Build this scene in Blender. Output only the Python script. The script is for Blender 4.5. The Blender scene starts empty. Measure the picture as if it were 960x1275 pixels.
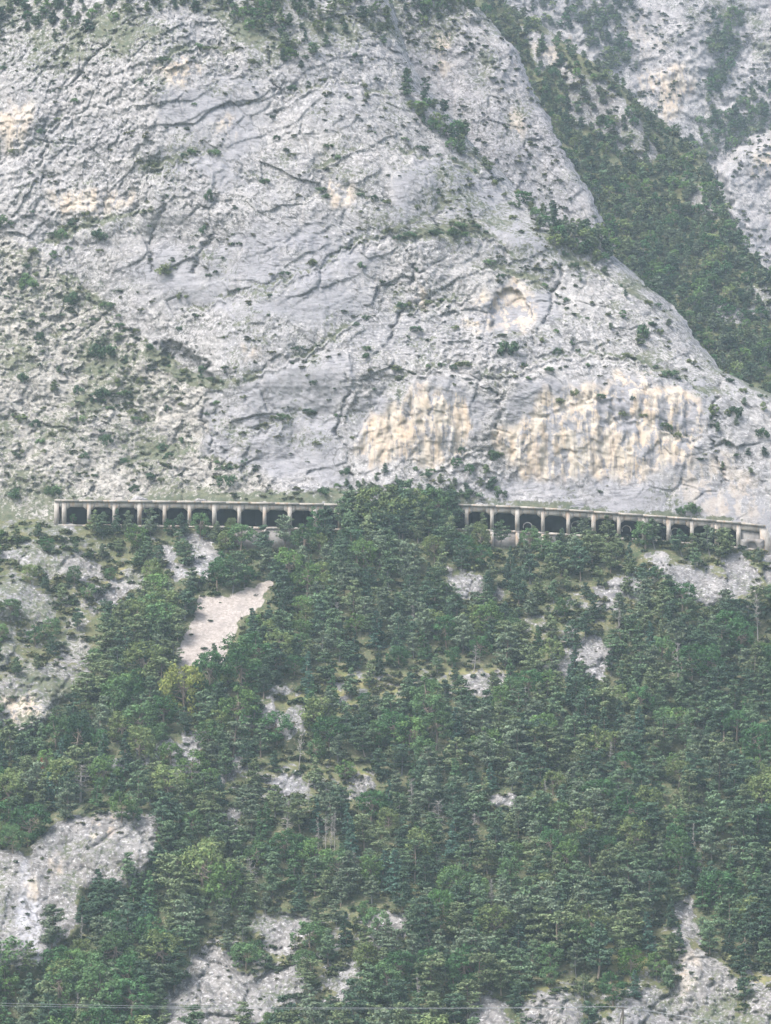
import bpy, math, random
import numpy as np
C = bpy.context.scene.collection
sc = bpy.context.scene
RAD = math.radians
f32 = np.float32

# ------------------------------------------------------------------ camera, sky, sun, exposure
F = 3840.0                       # focal length in photo pixels (960 x 1275)
PITCH = RAD(8.0)
cam_d = bpy.data.cameras.new('camera'); cam = bpy.data.objects.new('camera', cam_d); C.objects.link(cam)
cam_d.sensor_fit = 'VERTICAL'; cam_d.sensor_height = 24.0; cam_d.lens = 24.0 * F / 1275.0
cam_d.clip_start = 1.0; cam_d.clip_end = 5000.0
cam.location = (0, 0, 0); cam.rotation_euler = (RAD(90) + PITCH, 0, 0)
sc.camera = cam
SUN_EL, SUN_AZ = RAD(54), RAD(-50)      # azimuth measured from the direction camera -> scene turned back over the left shoulder
wd = bpy.data.worlds.new("World"); sc.world = wd; wd.use_nodes = True
nt = wd.node_tree
sky = nt.nodes.new('ShaderNodeTexSky'); sky.sky_type = 'NISHITA'; sky.sun_disc = False
sky.air_density = 1.0; sky.dust_density = 4.0; sky.ozone_density = 1.0
bg = nt.nodes['Background']; bg.inputs['Strength'].default_value = 0.12
hsv = nt.nodes.new('ShaderNodeHueSaturation'); hsv.inputs['Saturation'].default_value = .7      # thin cloud
nt.links.new(sky.outputs[0], hsv.inputs['Color']); nt.links.new(hsv.outputs[0], bg.inputs['Color'])
sl = bpy.data.lights.new('sun', 'SUN'); so = bpy.data.objects.new('sun', sl); C.objects.link(so)
sl.energy = 1.5; sl.angle = RAD(14); sl.color = (1.0, 0.97, 0.93)
# light travels from the upper left, behind the camera
sd = np.array([math.sin(SUN_AZ) * math.cos(SUN_EL), -math.cos(SUN_AZ) * math.cos(SUN_EL), math.sin(SUN_EL)])  # towards the sun
from mathutils import Vector
so.rotation_euler = Vector(-sd).to_track_quat('-Z', 'Y').to_euler()
sky.sun_elevation = SUN_EL; sky.sun_rotation = math.atan2(sd[0], sd[1])
sc.view_settings.view_transform = 'Standard'; sc.view_settings.look = 'None'
sc.view_settings.exposure = 1.70; sc.view_settings.gamma = 1.0
cy = sc.cycles
cy.max_bounces = 5; cy.diffuse_bounces = 3; cy.glossy_bounces = 1; cy.transmission_bounces = 2
cy.volume_bounces = 1; cy.transparent_max_bounces = 4; cy.use_denoising = True
cy.caustics_reflective = False; cy.caustics_refractive = False
HAZE = 0.00015

# ------------------------------------------------------------------ numeric helpers
def _h(x, y, z, seed):
    h = (x.astype(np.uint32) * np.uint32(374761393) + y.astype(np.uint32) * np.uint32(668265263)
         + z.astype(np.uint32) * np.uint32(2246822519) + np.uint32((seed * 3266489917) & 0xffffffff))
    h = (h ^ (h >> np.uint32(13))) * np.uint32(1274126177)
    h = (h ^ (h >> np.uint32(16))) * np.uint32(2654435769)
    return ((h >> np.uint32(8)) & np.uint32(0xffff)).astype(f32) / f32(65535.0)
def vnoise(x, y, z, seed=0):
    x = np.asarray(x, f32); y = np.asarray(y, f32) + 0 * x; z = np.asarray(z, f32) + 0 * x
    xi, yi, zi = np.floor(x), np.floor(y), np.floor(z)
    fx, fy, fz = x - xi, y - yi, z - zi
    fx, fy, fz = [t * t * (3 - 2 * t) for t in (fx, fy, fz)]
    xi, yi, zi = [t.astype(np.int64) for t in (xi, yi, zi)]
    r = 0
    for dz in (0, 1):
        for dy in (0, 1):
            a = _h(xi, yi + dy, zi + dz, seed); b = _h(xi + 1, yi + dy, zi + dz, seed)
            r = r + (a + (b - a) * fx) * (fy if dy else 1 - fy) * (fz if dz else 1 - fz)
    return r * 2 - 1
def fbm(x, y, z, octv=4, seed=0, gain=.5, ridged=False):
    s, a, t, k = 0, 1.0, 0, 1.0
    for o in range(octv):
        n = vnoise(x * k, y * k, z * k, seed + o * 17)
        if ridged: n = 1 - 2 * np.abs(n)
        s = s + a * n; t += a; a *= gain; k *= 2.03
    return s / t
def facets(x, z, seed=0, tilt=1.0):
    """nearest-cell tilted planes: broken rock faces; returns height in about -1..1 and distance to the cell edge"""
    xi, zi = np.floor(x).astype(np.int64), np.floor(z).astype(np.int64)
    best = np.full(x.shape, 9., f32); second = best.copy(); hgt = np.zeros(x.shape, f32)
    zero = np.zeros_like(xi)
    for dx in (-1, 0, 1):
        for dz in (-1, 0, 1):
            cx = xi + dx; cz = zi + dz
            px = cx + _h(cx, cz, zero, seed); pz = cz + _h(cx, cz, zero, seed + 1)
            d = (x - px) ** 2 + (z - pz) ** 2
            h0 = (_h(cx, cz, zero, seed + 2) - .5) * 1.1 + tilt * ((x - px) * (_h(cx, cz, zero, seed + 3) - .5) + (z - pz) * (_h(cx, cz, zero, seed + 4) - .5)) * 2
            m = d < best
            second = np.where(m, best, np.minimum(second, d)); hgt = np.where(m, h0, hgt); best = np.where(m, d, best)
    return hgt.astype(f32), (np.sqrt(second) - np.sqrt(best)).astype(f32)
def sstep(a, b, x):
    t = np.clip((x - a) / (b - a), 0, 1); return t * t * (3 - 2 * t)
def blur(a, n, it=2):
    for _ in range(it):
        for ax in (0, 1):
            p = np.concatenate([np.repeat(np.take(a, [0], ax), n + 1, ax), a, np.repeat(np.take(a, [-1], ax), n, ax)], ax)
            c = np.cumsum(p, ax); L = a.shape[ax]
            a = (np.take(c, np.arange(2 * n + 1, 2 * n + 1 + L), ax) - np.take(c, np.arange(0, L), ax)) / (2 * n + 1)
    return a
def sdist(poly, u, v):
    """signed distance in photo pixels to a polygon, positive inside"""
    p = np.array(poly, float); q = np.roll(p, -1, 0)
    d = np.full(u.shape, 1e9); ins = np.zeros(u.shape, bool)
    for (x0, y0), (x1, y1) in zip(p, q):
        ex, ey = x1 - x0, y1 - y0
        t = np.clip(((u - x0) * ex + (v - y0) * ey) / (ex * ex + ey * ey + 1e-9), 0, 1)
        d = np.minimum(d, (u - x0 - t * ex) ** 2 + (v - y0 - t * ey) ** 2)
        ins ^= ((y0 > v) != (y1 > v)) & (u < ex * (v - y0) / (ey if abs(ey) > 1e-9 else 1e-9) + x0)
    d = np.sqrt(d); return np.where(ins, d, -d)
def P(u, v, Y):
    """world point on the ray of photo pixel (u, v) at horizontal distance Y"""
    xr = (np.asarray(u, float) - 480) / F; yr = (637.5 - np.asarray(v, float)) / F
    dy = math.cos(PITCH) - yr * math.sin(PITCH); dz = math.sin(PITCH) + yr * math.cos(PITCH)
    return np.stack([xr * Y / dy, Y + 0 * xr, dz * Y / dy], -1)
def to_px(p):
    p = np.asarray(p, float); fw = p[..., 1] * math.cos(PITCH) + p[..., 2] * math.sin(PITCH)
    up = -p[..., 1] * math.sin(PITCH) + p[..., 2] * math.cos(PITCH)
    return 480 + F * p[..., 0] / fw, 637.5 - F * up / fw
def lin(pts, x):
    a = np.array(pts, float); return np.interp(x, a[:, 0], a[:, 1])

# ------------------------------------------------------------------ object helpers
def mesh_np(name, V, Q, mat, attrs=None, smooth=False, parent=None, vattrs=None):
    V = np.asarray(V, f32).reshape(-1, 3); Q = np.asarray(Q, np.int32); k = Q.shape[1]
    me = bpy.data.meshes.new(name)
    me.vertices.add(len(V)); me.vertices.foreach_set('co', V.ravel())
    me.loops.add(Q.size); me.loops.foreach_set('vertex_index', Q.ravel())
    me.polygons.add(len(Q)); me.polygons.foreach_set('loop_start', np.arange(0, Q.size, k, dtype=np.int32))
    if smooth: me.polygons.foreach_set('use_smooth', np.ones(len(Q), bool))
    me.update(calc_edges=True); me.validate()
    for an, a in (vattrs or {}).items():
        at = me.attributes.new(an, 'FLOAT', 'POINT'); at.data.foreach_set('value', np.asarray(a, f32).ravel())
    for an, a in (attrs or {}).items():
        at = me.attributes.new(an, 'FLOAT_COLOR', 'POINT')
        at.data.foreach_set('color', np.concatenate([np.asarray(a, f32).reshape(-1, 3), np.ones((len(V), 1), f32)], 1).ravel())
    if mat: me.materials.append(mat)
    o = bpy.data.objects.new(name, me); C.objects.link(o)
    if parent: o.parent = parent
    return o
def tag(o, label, cat, group=None, kind=None):
    if label: o['label'] = label
    if cat: o['category'] = cat
    if group: o['group'] = group
    if kind: o['kind'] = kind
    return o
def empty(name, loc):
    o = bpy.data.objects.new(name, None); C.objects.link(o); o.location = loc; o.empty_display_size = .3; return o
def copy_tree(o, parent=None):
    c = o.copy(); C.objects.link(c); c.parent = parent
    for ch in list(o.children): copy_tree(ch, c)
    return c
class MB:
    def __init__(s): s.v = []; s.f = []; s.n = 0
    def add(s, V, Q):
        V = np.asarray(V, float).reshape(-1, 3); s.v.append(V); s.f.append(np.asarray(Q, int) + s.n); s.n += len(V)
    def hexa(s, b):                       # eight corners: bottom loop (4), top loop (4)
        s.add(b, [(3, 2, 1, 0), (4, 5, 6, 7), (0, 1, 5, 4), (1, 2, 6, 5), (2, 3, 7, 6), (3, 0, 4, 7)])
    def box(s, x0, x1, y0, y1, z0, z1):
        s.hexa([(x0, y0, z0), (x1, y0, z0), (x1, y1, z0), (x0, y1, z0), (x0, y0, z1), (x1, y0, z1), (x1, y1, z1), (x0, y1, z1)])
    def tube(s, pts, radii, n=6):
        pts = np.asarray(pts, float); m = len(pts); tg = np.gradient(pts, axis=0)
        tg /= np.linalg.norm(tg, axis=1, keepdims=True) + 1e-9
        ref = np.where(np.abs(tg[:, 2:3]) > .9, np.array([[1., 0, 0]]), np.array([[0, 0, 1.]]))
        a = np.cross(tg, ref); a /= np.linalg.norm(a, axis=1, keepdims=True) + 1e-9; b = np.cross(tg, a)
        th = np.arange(n) * 2 * math.pi / n; r = np.asarray(radii, float)[:, None, None]
        V = pts[:, None] + r * (a[:, None] * np.cos(th)[None, :, None] + b[:, None] * np.sin(th)[None, :, None])
        i = np.arange(m - 1)[:, None] * n; j = np.arange(n)[None]; jj = (j + 1) % n
        Q = np.stack([i + j, i + jj, i + n + jj, i + n + j], -1).reshape(-1, 4)
        s.add(V, Q)
    def build(s, name, mat, parent=None, smooth=False):
        return mesh_np(name, np.concatenate(s.v), np.concatenate(s.f), mat, smooth=smooth, parent=parent)

# ------------------------------------------------------------------ materials
class NT:
    def __init__(s, name):
        s.m = bpy.data.materials.new(name); s.m.use_nodes = True; s.t = s.m.node_tree
        s.b = s.t.nodes['Principled BSDF']; s.b.inputs['Roughness'].default_value = .9
        s.b.inputs['Specular IOR Level'].default_value = .15
        s.co = s.t.nodes.new('ShaderNodeTexCoord').outputs['Object']
    def val(s, inp, x):
        if isinstance(x, (int, float)): inp.default_value = x
        elif isinstance(x, (tuple, list)): inp.default_value = (*x, 1) if len(x) == 3 and inp.type == 'RGBA' else x
        else: s.t.links.new(x, inp)
    def mapping(s, scale, rot=(0, 0, 0), src=None):
        n = s.t.nodes.new('ShaderNodeMapping'); s.t.links.new(src or s.co, n.inputs[0])
        n.inputs['Scale'].default_value = scale; n.inputs['Rotation'].default_value = rot; return n.outputs[0]
    def noise(s, scale, detail=4, rough=.55, vec=None, dist=0.0, typ='FBM'):
        n = s.t.nodes.new('ShaderNodeTexNoise'); s.t.links.new(vec or s.co, n.inputs['Vector'])
        n.inputs['Scale'].default_value = scale; n.inputs['Detail'].default_value = detail
        n.inputs['Roughness'].default_value = rough; n.inputs['Distortion'].default_value = dist; return n.outputs[0]
    def voro(s, scale, feature='F1', vec=None, out=0):
        n = s.t.nodes.new('ShaderNodeTexVoronoi'); n.feature = feature; s.t.links.new(vec or s.co, n.inputs['Vector'])
        n.inputs['Scale'].default_value = scale; return n.outputs[out]
    def ramp(s, x, a, b, c0=0.0, c1=1.0):
        n = s.t.nodes.new('ShaderNodeMapRange'); n.clamp = True; s.t.links.new(x, n.inputs[0])
        for i, q in zip((1, 2, 3, 4), (a, b, c0, c1)): n.inputs[i].default_value = q
        return n.outputs[0]
    def math(s, op, a, b=0.0):
        n = s.t.nodes.new('ShaderNodeMath'); n.operation = op; s.val(n.inputs[0], a); s.val(n.inputs[1], b); return n.outputs[0]
    def mix(s, fac, a, b, mode='MIX'):
        n = s.t.nodes.new('ShaderNodeMixRGB'); n.blend_type = mode
        for i, q in zip((0, 1, 2), (fac, a, b)): s.val(n.inputs[i], q)
        return n.outputs[0]
    def attr(s, name, out='Fac'):
        n = s.t.nodes.new('ShaderNodeAttribute'); n.attribute_name = name; return n.outputs[out]
    def bump(s, h, strength, dist, nrm=None):
        n = s.t.nodes.new('ShaderNodeBump'); n.inputs['Strength'].default_value = strength; n.inputs['Distance'].default_value = dist
        s.t.links.new(h, n.inputs['Height'])
        if nrm: s.t.links.new(nrm, n.inputs['Normal'])
        return n.outputs[0]
    def out(s, col, nrm=None):
        s.val(s.b.inputs['Base Color'], col)
        if nrm: s.t.links.new(nrm, s.b.inputs['Normal'])
        return s.m

def rock_nodes(k, crk=.3, cg=(.49, .60), light=(.318, .306, .302), mid=(.205, .197, .196), dark=(.072, .073, .066), warm=(.40, .315, .235)):
    """layered limestone; attributes: ochre (fresh yellow rock), veg (tufts in cracks), white (bleached streak)"""
    tilt = k.mapping((.45, 1, 2.2), (0, RAD(28), 0))
    n1 = k.noise(.05, 5, .6); n2 = k.noise(.6, 5, .72, None, .4); n3 = k.noise(1.15, 4, .66, None, .8); n4 = k.noise(.8, 4, .66, tilt, .6)
    c = k.mix(k.ramp(n2, .42, .58), mid, light)
    c = k.mix(k.ramp(n1, .44, .60, 0, .65), c, (.205, .203, .216))
    c = k.mix(k.ramp(k.noise(.13, 5, .65), .5, .64, 0, .5), c, (.33, .315, .30))
    area = k.ramp(k.noise(.07, 5, .65), .42, .58, .25, 1)
    c = k.mix(k.ramp(k.noise(1.7, 4, .65), .55, .63, 0, .8), c, (.43, .42, .42))
    warm_at = k.math('MULTIPLY', k.attr('rubble'), .75)
    c = k.mix(warm_at, c, k.mix(k.ramp(n2, .42, .58), (.21, .195, .17), (.345, .325, .29)))
    slab_at = k.math('MULTIPLY', k.attr('slab'), k.ramp(k.noise(.11, 4, .6), .30, .5))
    c = k.mix(k.math('MULTIPLY', slab_at, .8), c, k.mix(k.ramp(n4, .42, .60), (.25, .247, .263), (.182, .181, .196)))
    area = k.math('MULTIPLY', area, k.math('SUBTRACT', 1.0, k.math('MULTIPLY', slab_at, .75)))
    c = k.mix(k.math('MULTIPLY', area, k.ramp(n3, .525, .575, 0, .85)), c, dark)
    c = k.mix(k.math('MULTIPLY', k.ramp(k.noise(.06, 4, .6), .46, .56), k.ramp(n4, .54, .60, 0, .75)), c, (.10, .10, .11))
    streak = k.noise(.9, 4, .6, k.mapping((1, 1, .11)), .3)
    st2 = k.noise(.33, 3, .6, k.mapping((1, 1, .16)), .2)
    oc = k.math('MULTIPLY', k.attr('ochre'), k.ramp(k.math('ADD', k.math('MULTIPLY', streak, .9), k.math('ADD', k.math('MULTIPLY', st2, 1.0), k.math('MULTIPLY', k.noise(.15, 6, .75), 1.5))), 1.60, 1.74))
    oc_col = k.mix(k.ramp(k.noise(.5, 4, .6, k.mapping((1, 1, .25))), .35, .68), (.43, .39, .335), warm)
    c = k.mix(oc, c, oc_col)
    blk = k.math('MULTIPLY', k.attr('ochre'), k.ramp(k.noise(1.2, 3, .6, k.mapping((1, 1, .07))), .53, .62, 0, .5))
    c = k.mix(blk, c, (.17, .16, .165))
    c = k.mix(k.math('MULTIPLY', k.attr('white'), k.ramp(streak, .38, .58)), c, (.33, .325, .345))
    wv = k.t.nodes.new('ShaderNodeVectorMath'); wv.operation = 'ADD'; k.t.links.new(k.co, wv.inputs[0])
    wn = k.t.nodes.new('ShaderNodeTexNoise'); wn.inputs['Scale'].default_value = .45; k.t.links.new(k.co, wn.inputs['Vector'])
    ws = k.t.nodes.new('ShaderNodeVectorMath'); ws.operation = 'SCALE'; ws.inputs['Scale'].default_value = 3.2; k.t.links.new(wn.outputs['Color'], ws.inputs[0]); k.t.links.new(ws.outputs[0], wv.inputs[1])
    crack = k.ramp(k.voro(crk, 'DISTANCE_TO_EDGE', k.mapping((1, 1, .75), (0, RAD(20), 0), wv.outputs[0])), .01, .06, .65, 0)
    crack = k.math('MULTIPLY', k.math('MULTIPLY', crack, k.ramp(k.noise(.17, 3), *cg)), k.math('SUBTRACT', 1.0, k.attr('ochre')))
    c = k.mix(crack, c, (.07, .07, .07))
    vn = k.math('ADD', k.noise(1.5, 5, .74), k.math('MULTIPLY', k.noise(.10, 4, .6), .7))
    vth = k.math('SUBTRACT', 1.08, k.math('MULTIPLY', k.attr('veg'), .42))
    vm = k.ramp(k.math('SUBTRACT', vn, vth), 0.0, .07)
    vc = k.mix(k.ramp(k.noise(.7, 3), .35, .65), (.055, .072, .04), (.105, .11, .066))
    c = k.mix(k.math('MULTIPLY', vm, .9), c, vc)
    b = k.bump(n3, -.6, .35); b = k.bump(n2, .6, .5, b)
    return c, b
def mat_rock(name, **kw):
    k = NT(name); c, b = rock_nodes(k, **kw); return k.out(c, b)
def mat_hill(name):
    k = NT(name)
    c, b = rock_nodes(k, .22, (.43, .53), light=(.215, .204, .20), mid=(.13, .123, .12), dark=(.065, .062, .057))
    g = k.mix(k.ramp(k.noise(.35, 5, .65), .35, .65), (.045, .065, .032), (.10, .10, .055))
    g = k.mix(k.ramp(k.noise(2.2, 3, .6), .55, .7), g, (.20, .17, .11))
    dry = k.mix(k.ramp(k.noise(.6, 5, .7), .35, .65), (.10, .12, .045), (.22, .19, .095))
    g = k.mix(k.attr('grass'), g, dry)
    rk = k.ramp(k.math('ADD', k.attr('rock'), k.math('MULTIPLY', k.math('SUBTRACT', k.noise(.45, 5, .72), .5), 2.4)), .42, .54)
    c = k.mix(rk, g, c)
    sc_ = k.mix(k.ramp(k.noise(1.6, 5, .8), .42, .6), (.235, .205, .185), (.35, .315, .29))
    sc_ = k.mix(k.ramp(k.noise(.5, 3, .6, k.mapping((1, 1, .25), (0, RAD(-18), 0))), .5, .72, 0, .6), sc_, (.21, .19, .178))
    c = k.mix(k.ramp(k.math('ADD', k.attr('scree'), k.math('MULTIPLY', k.math('SUBTRACT', k.noise(.8, 4, .7), .5), .7)), .42, .58), c, sc_)
    return k.out(c, b)
def mat_leaf(name, trans=.22):
    k = NT(name); t = k.t
    oi = t.nodes.new('ShaderNodeObjectInfo')
    col = k.mix(1.0, oi.outputs['Color'], k.attr('tint', 'Color'), 'MULTIPLY')
    d = t.nodes.new('ShaderNodeBsdfDiffuse'); tr = t.nodes.new('ShaderNodeBsdfTranslucent'); ms = t.nodes.new('ShaderNodeMixShader')
    t.links.new(col, d.inputs[0]); t.links.new(col, tr.inputs[0]); ms.inputs[0].default_value = trans
    t.links.new(d.outputs[0], ms.inputs[1]); t.links.new(tr.outputs[0], ms.inputs[2])
    t.links.new(ms.outputs[0], t.nodes['Material Output'].inputs[0]); t.nodes.remove(k.b)
    return k.m
def mat_plain(name, a, b, scale=3.0, zs=1.0, rough=.9):
    k = NT(name); k.b.inputs['Roughness'].default_value = rough
    return k.out(k.mix(k.ramp(k.noise(scale, 5, .65, k.mapping((1, 1, zs))), .35, .68), a, b))
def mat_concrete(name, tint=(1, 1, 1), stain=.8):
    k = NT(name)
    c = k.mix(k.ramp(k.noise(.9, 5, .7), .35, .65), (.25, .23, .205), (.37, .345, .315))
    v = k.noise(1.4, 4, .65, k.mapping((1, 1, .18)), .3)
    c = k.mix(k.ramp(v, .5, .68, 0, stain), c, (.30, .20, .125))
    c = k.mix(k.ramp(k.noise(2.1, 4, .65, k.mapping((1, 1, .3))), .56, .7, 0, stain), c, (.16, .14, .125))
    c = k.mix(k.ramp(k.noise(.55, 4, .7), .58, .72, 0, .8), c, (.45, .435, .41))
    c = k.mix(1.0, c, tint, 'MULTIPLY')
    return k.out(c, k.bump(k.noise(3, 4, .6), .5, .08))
M_CLIFF = mat_rock('limestone')
M_FAR = mat_rock('far_limestone', light=(.32, .305, .31), mid=(.22, .208, .212))
M_HILL = mat_hill('wooded_slope')
M_NEEDLE = mat_leaf('needles', .15); M_LEAF = mat_leaf('leaves', .3)
M_BARK = mat_plain('bark', (.12, .095, .075), (.24, .20, .165), 6, .3)
M_DEADWOOD = mat_plain('bleached_wood', (.20, .185, .175), (.34, .32, .30), 6, .3)
M_CONC = mat_concrete('weathered_concrete'); M_INNER_SHADE = mat_concrete('shaded_inner_concrete', (.055, .055, .07), .3)  # back wall concrete tinted near black: shade of the bays put into its colour
M_PANEL = mat_concrete('panel_concrete', (.62, .63, .66), .3); M_PALE = mat_concrete('pale_concrete', (1.2, 1.2, 1.22), .25)
M_ASPHALT = mat_plain('asphalt', (.045, .045, .045), (.06, .06, .06), 4)
M_WOOD = mat_plain('weathered_wood', (.07, .06, .05), (.12, .10, .085), 5, .3)
M_WIRE = mat_plain('aluminium_wire', (.22, .23, .25), (.27, .28, .30), 2, 1, .5)
M_GROUND = mat_plain('meadow', (.07, .10, .04), (.13, .15, .06), .2)

# ------------------------------------------------------------------ shapes of the mountain, traced from the photograph (pixels of 960 x 1275)
A_EDGE = [(-90, 430), (0, 487), (60, 505), (110, 530), (190, 600), (240, 646), (270, 684), (284, 722), (296, 757), (320, 768), (345, 792), (370, 822), (400, 852),
          (430, 872), (460, 900), (480, 935), (492, 965), (530, 1020), (600, 1110), (800, 1115)]
B_EDGE = [(-90, 520), (0, 588), (30, 612), (60, 640), (110, 664), (170, 695), (210, 715), (250, 740), (278, 751), (420, 753)]
C_TOP = [(430, -85), (560, -50), (640, 12), (700, 50), (760, 96), (800, 130), (840, 165), (870, 190), (888, 212), (900, 250), (930, 312), (960, 342), (1130, 520)]
ROOF = [(40, 621), (70, 622), (250, 624), (425, 627.5), (575, 627.5), (640, 630), (700, 633.5), (800, 640.5), (860, 645), (930, 651), (960, 655)]
GY = 600.0                                            # distance of the gallery's front
RUB = [(-160, 240), (0, 285), (60, 330), (110, 365), (180, 432), (265, 492), (300, 540), (345, 615), (345, 720), (-160, 720)]
OCHRE = [([(440, 545), (470, 515), (500, 490), (520, 470), (545, 485), (575, 490), (600, 540), (560, 575), (520, 575), (470, 580), (440, 572)], 1.0),
         ([(610, 540), (640, 525), (690, 490), (735, 480), (800, 465), (850, 480), (885, 520), (880, 560), (860, 580), (800, 595), (750, 600), (700, 598), (650, 590), (625, 570)], 1.0),
         ([(600, 372), (615, 360), (640, 358), (660, 372), (672, 400), (650, 415), (610, 405)], .9), ([(505, 365), (530, 358), (532, 385), (508, 388)], .8),
         ([(568, 385), (590, 378), (592, 410), (570, 412)], .8), ([(60, 240), (100, 228), (160, 245), (155, 268), (75, 272)], .85),
         ([(195, 85), (225, 65), (258, 82), (255, 98), (205, 108)], .9), ([(0, 150), (30, 125), (52, 125), (40, 165), (20, 190), (0, 190)], .8),
         ([(410, 228), (440, 228), (438, 252), (412, 254)], .8), ([(300, 430), (328, 425), (325, 450), (305, 452)], .7),
         ([(840, 590), (900, 560), (960, 640), (900, 650), (850, 625)], .45), ([(270, 150), (292, 148), (290, 165), (272, 163)], .6)]
FAR_OCHRE = [([(800, 95), (850, 85), (860, 110), (842, 150), (815, 135), (800, 115)], .9), ([(945, 185), (975, 175), (975, 215), (945, 215)], .9),
             ([(660, 45), (700, 50), (690, 85), (665, 75)], .8), ([(760, 20), (800, 10), (830, 60), (790, 80)], .3)]
B_OCHRE = [([(540, 40), (560, 42), (560, 62), (545, 62)], .7), ([(552, 78), (568, 80), (564, 94), (552, 94)], .7), ([(632, 140), (646, 142), (644, 160), (634, 160)], .8)]
A_GRASS = [[(175, 435), (195, 430), (232, 455), (265, 470), (320, 466), (325, 472), (280, 486), (235, 480), (200, 460)],
           [(40, 305), (70, 288), (110, 272), (190, 258), (190, 262), (110, 284), (75, 304)], [(500, 292), (545, 280), (600, 288), (598, 300), (545, 292), (505, 302)],
           [(230, 614), (330, 611), (430, 609), (460, 628), (230, 626)], [(560, 615), (640, 621), (760, 631), (930, 645), (930, 652), (560, 630)], [(80, 618), (230, 616), (230, 626), (80, 626)]]

def surface(name, u, v, Y, mat, vattrs):
    pts = P(u, v, Y); n, m = u.shape
    i = np.arange(n - 1)[:, None] * m; j = np.arange(m - 1)[None]
    Q = np.stack([i + j, i + m + j, i + m + j + 1, i + j + 1], -1).reshape(-1, 4)     # rows go down the picture
    o = mesh_np(name, pts, Q, mat, vattrs=vattrs, smooth=False)
    o['kind'] = 'structure'
    return o, pts
def rock_relief(u, v, Y, amp, seed, bed=RAD(28), col=None, calm=0):
    """depth change in metres: big bulges, ledges along the bedding, broken facets; negative comes forward"""
    p = P(u, v, Y).astype(f32); x, z = p[..., 0], p[..., 2]
    wx = fbm(x / 7, Y / 30, z / 7, 3, seed) * 2.0; wz = fbm(x / 7, Y / 30, z / 7, 3, seed + 5) * 2.0
    xb = (x + wx) * math.cos(bed) + (z + wz) * math.sin(bed); zb = -(x + wx) * math.sin(bed) + (z + wz) * math.cos(bed)
    r = 2.4 * fbm(x / 26, 0 * x, z / 30, 3, seed + 1) + 1.1 * fbm(x / 9, 0 * x, z / 9, 3, seed + 2)
    f1, e1 = facets(xb / 9, zb / 7, seed + 10); f2, e2 = facets((x + wx) / 3.4, (z + wz) / 3.0, seed + 20); f3, e3 = facets((x + .6 * wz) / 1.6, (z + .6 * wx) / 1.5, seed + 30)
    rough = .40 + .50 * sstep(-.25, .35, fbm(x / 18, 0 * x, z / 18, 3, seed + 70)); rough = rough * (1 - .5 * calm)
    r += .55 * f1 + rough * (.42 * f2 + .40 * f3 + .36 * facets(x / .95, z / .85, seed + 35)[0])
    r += .5 * np.clip(.06 - e1, 0, .06) * 16 * sstep(.1, .35, fbm(x / 9, 0 * x, z / 9, 2, seed + 3))
    h = zb / 5.0 + .9 * fbm(x / 12, 0 * x, z / 12, 3, seed + 40); r += .3 * (h - np.floor(h)) * sstep(-.1, .5, fbm(x / 20, 0 * x, z / 20, 2, seed + 44))
    r += rough * .26 * fbm(x / 1.1, 0 * x, z / 1.0, 3, seed + 50, .65)
    if col is not None:                               # fluted wall: upright columns
        c = .65 * fbm((x + .5 * wx) / 1.1, 0 * x, z / 6, 4, seed + 60, .6) + .8 * fbm(x / 5, 0 * x, z / 9, 2, seed + 61)
        c += .42 * facets((x + wx) / 2.0, (z + wz) / 3.5, seed + 62, .6)[0] + .3 * fbm(x / 1.2, 0 * x, z / 1.2, 3, seed + 63)
        r = r * (1 - .6 * col) + c * col
    return r * amp

# ---- the near cliff (A)
ext = 6
def ochre_field(u, v, polys):
    f = np.zeros(u.shape); wob = 24 * fbm(u / 26, v / 50, 0 * u, 4, 77, .6)
    for pl, s in polys: f = np.maximum(f, s * sstep(-7, 9, sdist(pl, u, v) + wob))
    return f
rows = np.arange(-90, 706, 1.3); ncol = 780
t = np.linspace(0, 1, ncol)
jag = 7 * fbm(rows / 20, 0 * rows, 0 * rows, 4, 5) + 1.5 * fbm(rows / 5, 0 * rows, 0 * rows, 2, 6)
ue = lin(A_EDGE, rows) + jag
uA = -150 + (ue[:, None] + 150) * t[None]; vA = np.repeat(rows[:, None], ncol, 1)
rub = sstep(-14, 10, sdist(RUB, uA, vA) + 8 * fbm(uA / 25, vA / 25, 0 * uA, 3, 8))
och = ochre_field(uA, vA, OCHRE)
wall = sstep(-18, 8, sdist(OCHRE[0][0], uA, vA)); wall = np.maximum(wall, sstep(-18, 8, sdist(OCHRE[1][0], uA, vA)))
cot = .42 + .1 * fbm(uA / 90, vA / 60, 0 * uA, 3, 9)
cot = cot * (1 - rub) + .68 * rub
cot = cot + .5 * sstep(-20, 20, sdist([(440, 400), (560, 380), (700, 390), (880, 420), (960, 480), (860, 475), (740, 470), (600, 480), (500, 470)], uA, vA))
cot = cot * (1 - wall) + .03 * wall
cot += .5 * sstep(110, 20, vA) + .35 * sstep(-20, 40, sdist([(690, 290), (740, 330), (870, 420), (800, 430), (700, 360)], uA, vA))
cot = blur(cot, 6)
for _ in range(2):                                   # even out along the rows
    cs = np.cumsum(np.pad(cot, ((0, 0), (71, 70)), 'edge'), 1); cot = (cs[:, 141:] - cs[:, :-141]) / 141
YA = (GY + 7) + np.cumsum(cot[::-1] * 1.3 * .163, 0)[::-1] - 1.3
YA = blur(YA, 4)
YA += 1.7 * sstep(-2, 2, 4 * fbm(uA / 7, vA / 7, 0 * uA, 3, 17) + sdist([(613, 416), (611, 385), (620, 364), (636, 357), (652, 368), (663, 392), (664, 416)], uA, vA))      # arch shaped scar
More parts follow.
